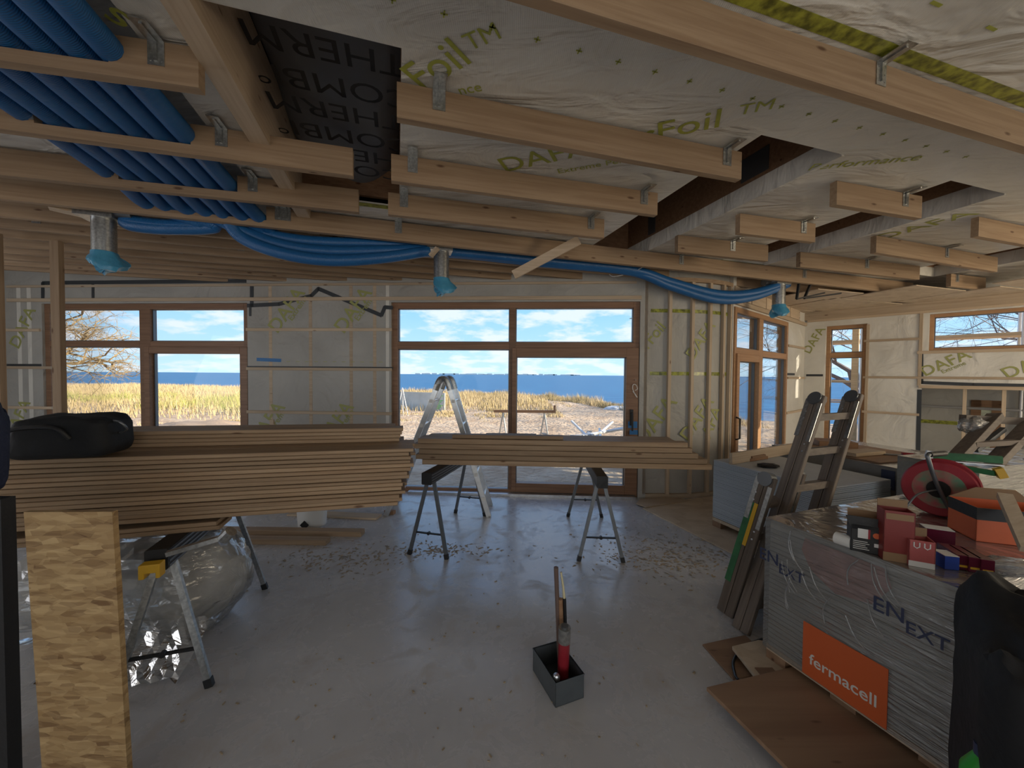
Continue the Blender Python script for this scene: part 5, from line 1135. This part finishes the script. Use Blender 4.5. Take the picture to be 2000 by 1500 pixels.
# ---------------- steel tool tray with tools
f0_ = U(1085, 1383, 0); f1_ = U(1140, 1363, 0); f2_ = U(1041, 1309, 0); ex = (f1_-f0_); ey = (f2_-f0_); lxx, lyy = ex.length, ey.length; exn = ex.normalized(); eyn = Vector((-exn.y, exn.x, 0))
Mt = Matrix(((exn.x, eyn.x, 0, f0_.x), (exn.y, eyn.y, 0, f0_.y), (0, 0, 1, .001), (0, 0, 0, 1))); th = .003; hh = .118
t = empty('tool_box', f0_, 'dark grey open box holding tools in the middle of the floor', 'box')
q = MB()
for a, b in (((0, 0, 0), (lxx, th, hh)), ((0, lyy-th, 0), (lxx, lyy, hh)), ((0, 0, 0), (th, lyy, hh)), ((lxx-th, 0, 0), (lxx, lyy, hh)), ((0, 0, 0), (lxx, lyy, th))): q.box(a, b)
q.build('tray', M_STEELB, t, Mt)
q = MB()
for a, b in (((-.002, -.002, hh-.006), (lxx+.002, th, hh)), ((-.002, lyy-th, hh-.006), (lxx+.002, lyy+.002, hh)), ((-.002, 0, hh-.006), (th, lyy, hh)), ((lxx-th, 0, hh-.006), (lxx+.002, lyy, hh))): q.box(a, b)
q.build('rolled_rim', M_STEELB, t, Mt)
def tool(px0, py0, px1, py1, Y, zb, r, m, name, label, cat, extra=None, r2=None):
    b0 = U(zb[0], zb[1], .006); rr = ray(px1, py1); tp_ = CP+rr*(Y/rr.y); t = empty(name, b0, label, cat); d = tp_-b0
    MB().tube([b0, b0+d*.5, tp_], r, 14, True, [r, r, r2 or r]).build('shaft', m, t, smooth=True)
    if extra: extra(t, b0, tp_, d.normalized())
    return t
tool(0, 0, 1103, 1226, 1.86, (1099, 1332), .028, M_RED, 'caulking_tube', 'red cylinder with a grey collar standing in the tool box', 'tool', lambda t, a, b, d: (MB().cyl(b-d*.075, b+d*.002, .030, 16).build('grey_collar', M_GALV, t, smooth=True), MB().cyl(b+d*.001, b+d*.012, .018, 12).build('cap', M_ALUD, t)))
tool(0, 0, 1086, 1108, 1.93, (1093, 1310), .0105, mat('brown_rod', (.13, .085, .07), .5), 'pry_bar', 'tall brown rod standing upright in the tool box', 'tool', lambda t, a, b, d: MB().cyl(a+Vector((.016, 0, .01)), a+(b-a)*.70+Vector((.016, 0, 0)), .0125, 12).build('sleeve', M_GLU, t, smooth=True), .0115)
tool(0, 0, 1102, 1168, 1.95, (1107, 1306), .0095, M_BLK, 'brush_rod', 'black rod with a cream tip standing in the tool box', 'tool', lambda t, a, b, d: MB().tube([b, b+Vector((-.006, 0, .06)), b+Vector((-.018, 0, .135))], .006, 10, True, [.0075, .006, .005]).build('cream_tip', M_CREAM, t, smooth=True))
cc = Mt @ Vector((.025, .04, .10)); t = empty('hand_hammer', cc, 'steel hammer with its round head resting on the front edge of the tool box', 'hammer'); MB().lathe([(0, .018), (.012, .016), (.017, .008), (.017, -.012), (.008, -.02), (0, -.02)], 18, Matrix.Translation(cc+Vector((0, 0, .006)))).build('head', M_ALU, t, smooth=True); MB().tube([cc-Vector((0, 0, .01)), Mt @ Vector((.06, .10, .01))], .007, 8).build('handle', M_GLU, t, smooth=True)
# paper sheet on right sawhorse and aluminium threshold
# ---------------- debris on the floor
random.seed(77); db = MB(); 
for k in range(230):
    if k < 110: px, py = random.gauss(1300, 70), random.gauss(1085, 28)
    else: px, py = random.uniform(300, 1380), random.uniform(1010, 1490)
    p = U(px, py, 0)
    if not (-4 < p.x < 2.2): continue
    a = random.uniform(0, PI); l = random.uniform(.003, .010); w_ = random.uniform(.0015, .004)
    if k % 29 == 0: l *= 2
    M = Matrix.Translation((p.x, p.y, .0)) @ Matrix.Rotation(a, 4, 'Z'); db.box((-l, -w_, .0005), (l, w_, random.uniform(.002, .005)), M)
T(db.build('wood_chips', M_SAWD), 'scattered pale wood chips and splinters on the concrete floor', 'debris', kind='stuff')
random.seed(78); db = MB()
for k in range(900):
    c = random.choice(((1310, 1085, 75, 22), (1310, 1085, 75, 22), (850, 1075, 60, 8), (660, 1090, 60, 14)))
    p = U(random.gauss(c[0], c[2]), random.gauss(c[1], c[3]), 0); a = random.uniform(0, PI); l = random.uniform(.006, .03); M = Matrix.Translation((p.x, p.y, 0)) @ Matrix.Rotation(a, 4, 'Z')
    db.add([M @ Vector((-l, 0, .0006)), M @ Vector((0, -l*.3, .0006)), M @ Vector((l, 0, .0006)), M @ Vector((0, l*.35, .004))], [(0, 1, 3), (1, 2, 3), (2, 0, 3)])
T(db.build('sawdust', M_SAWD), 'pale sawdust swept in drifts on the concrete beside the sawhorses', 'sawdust', kind='stuff')
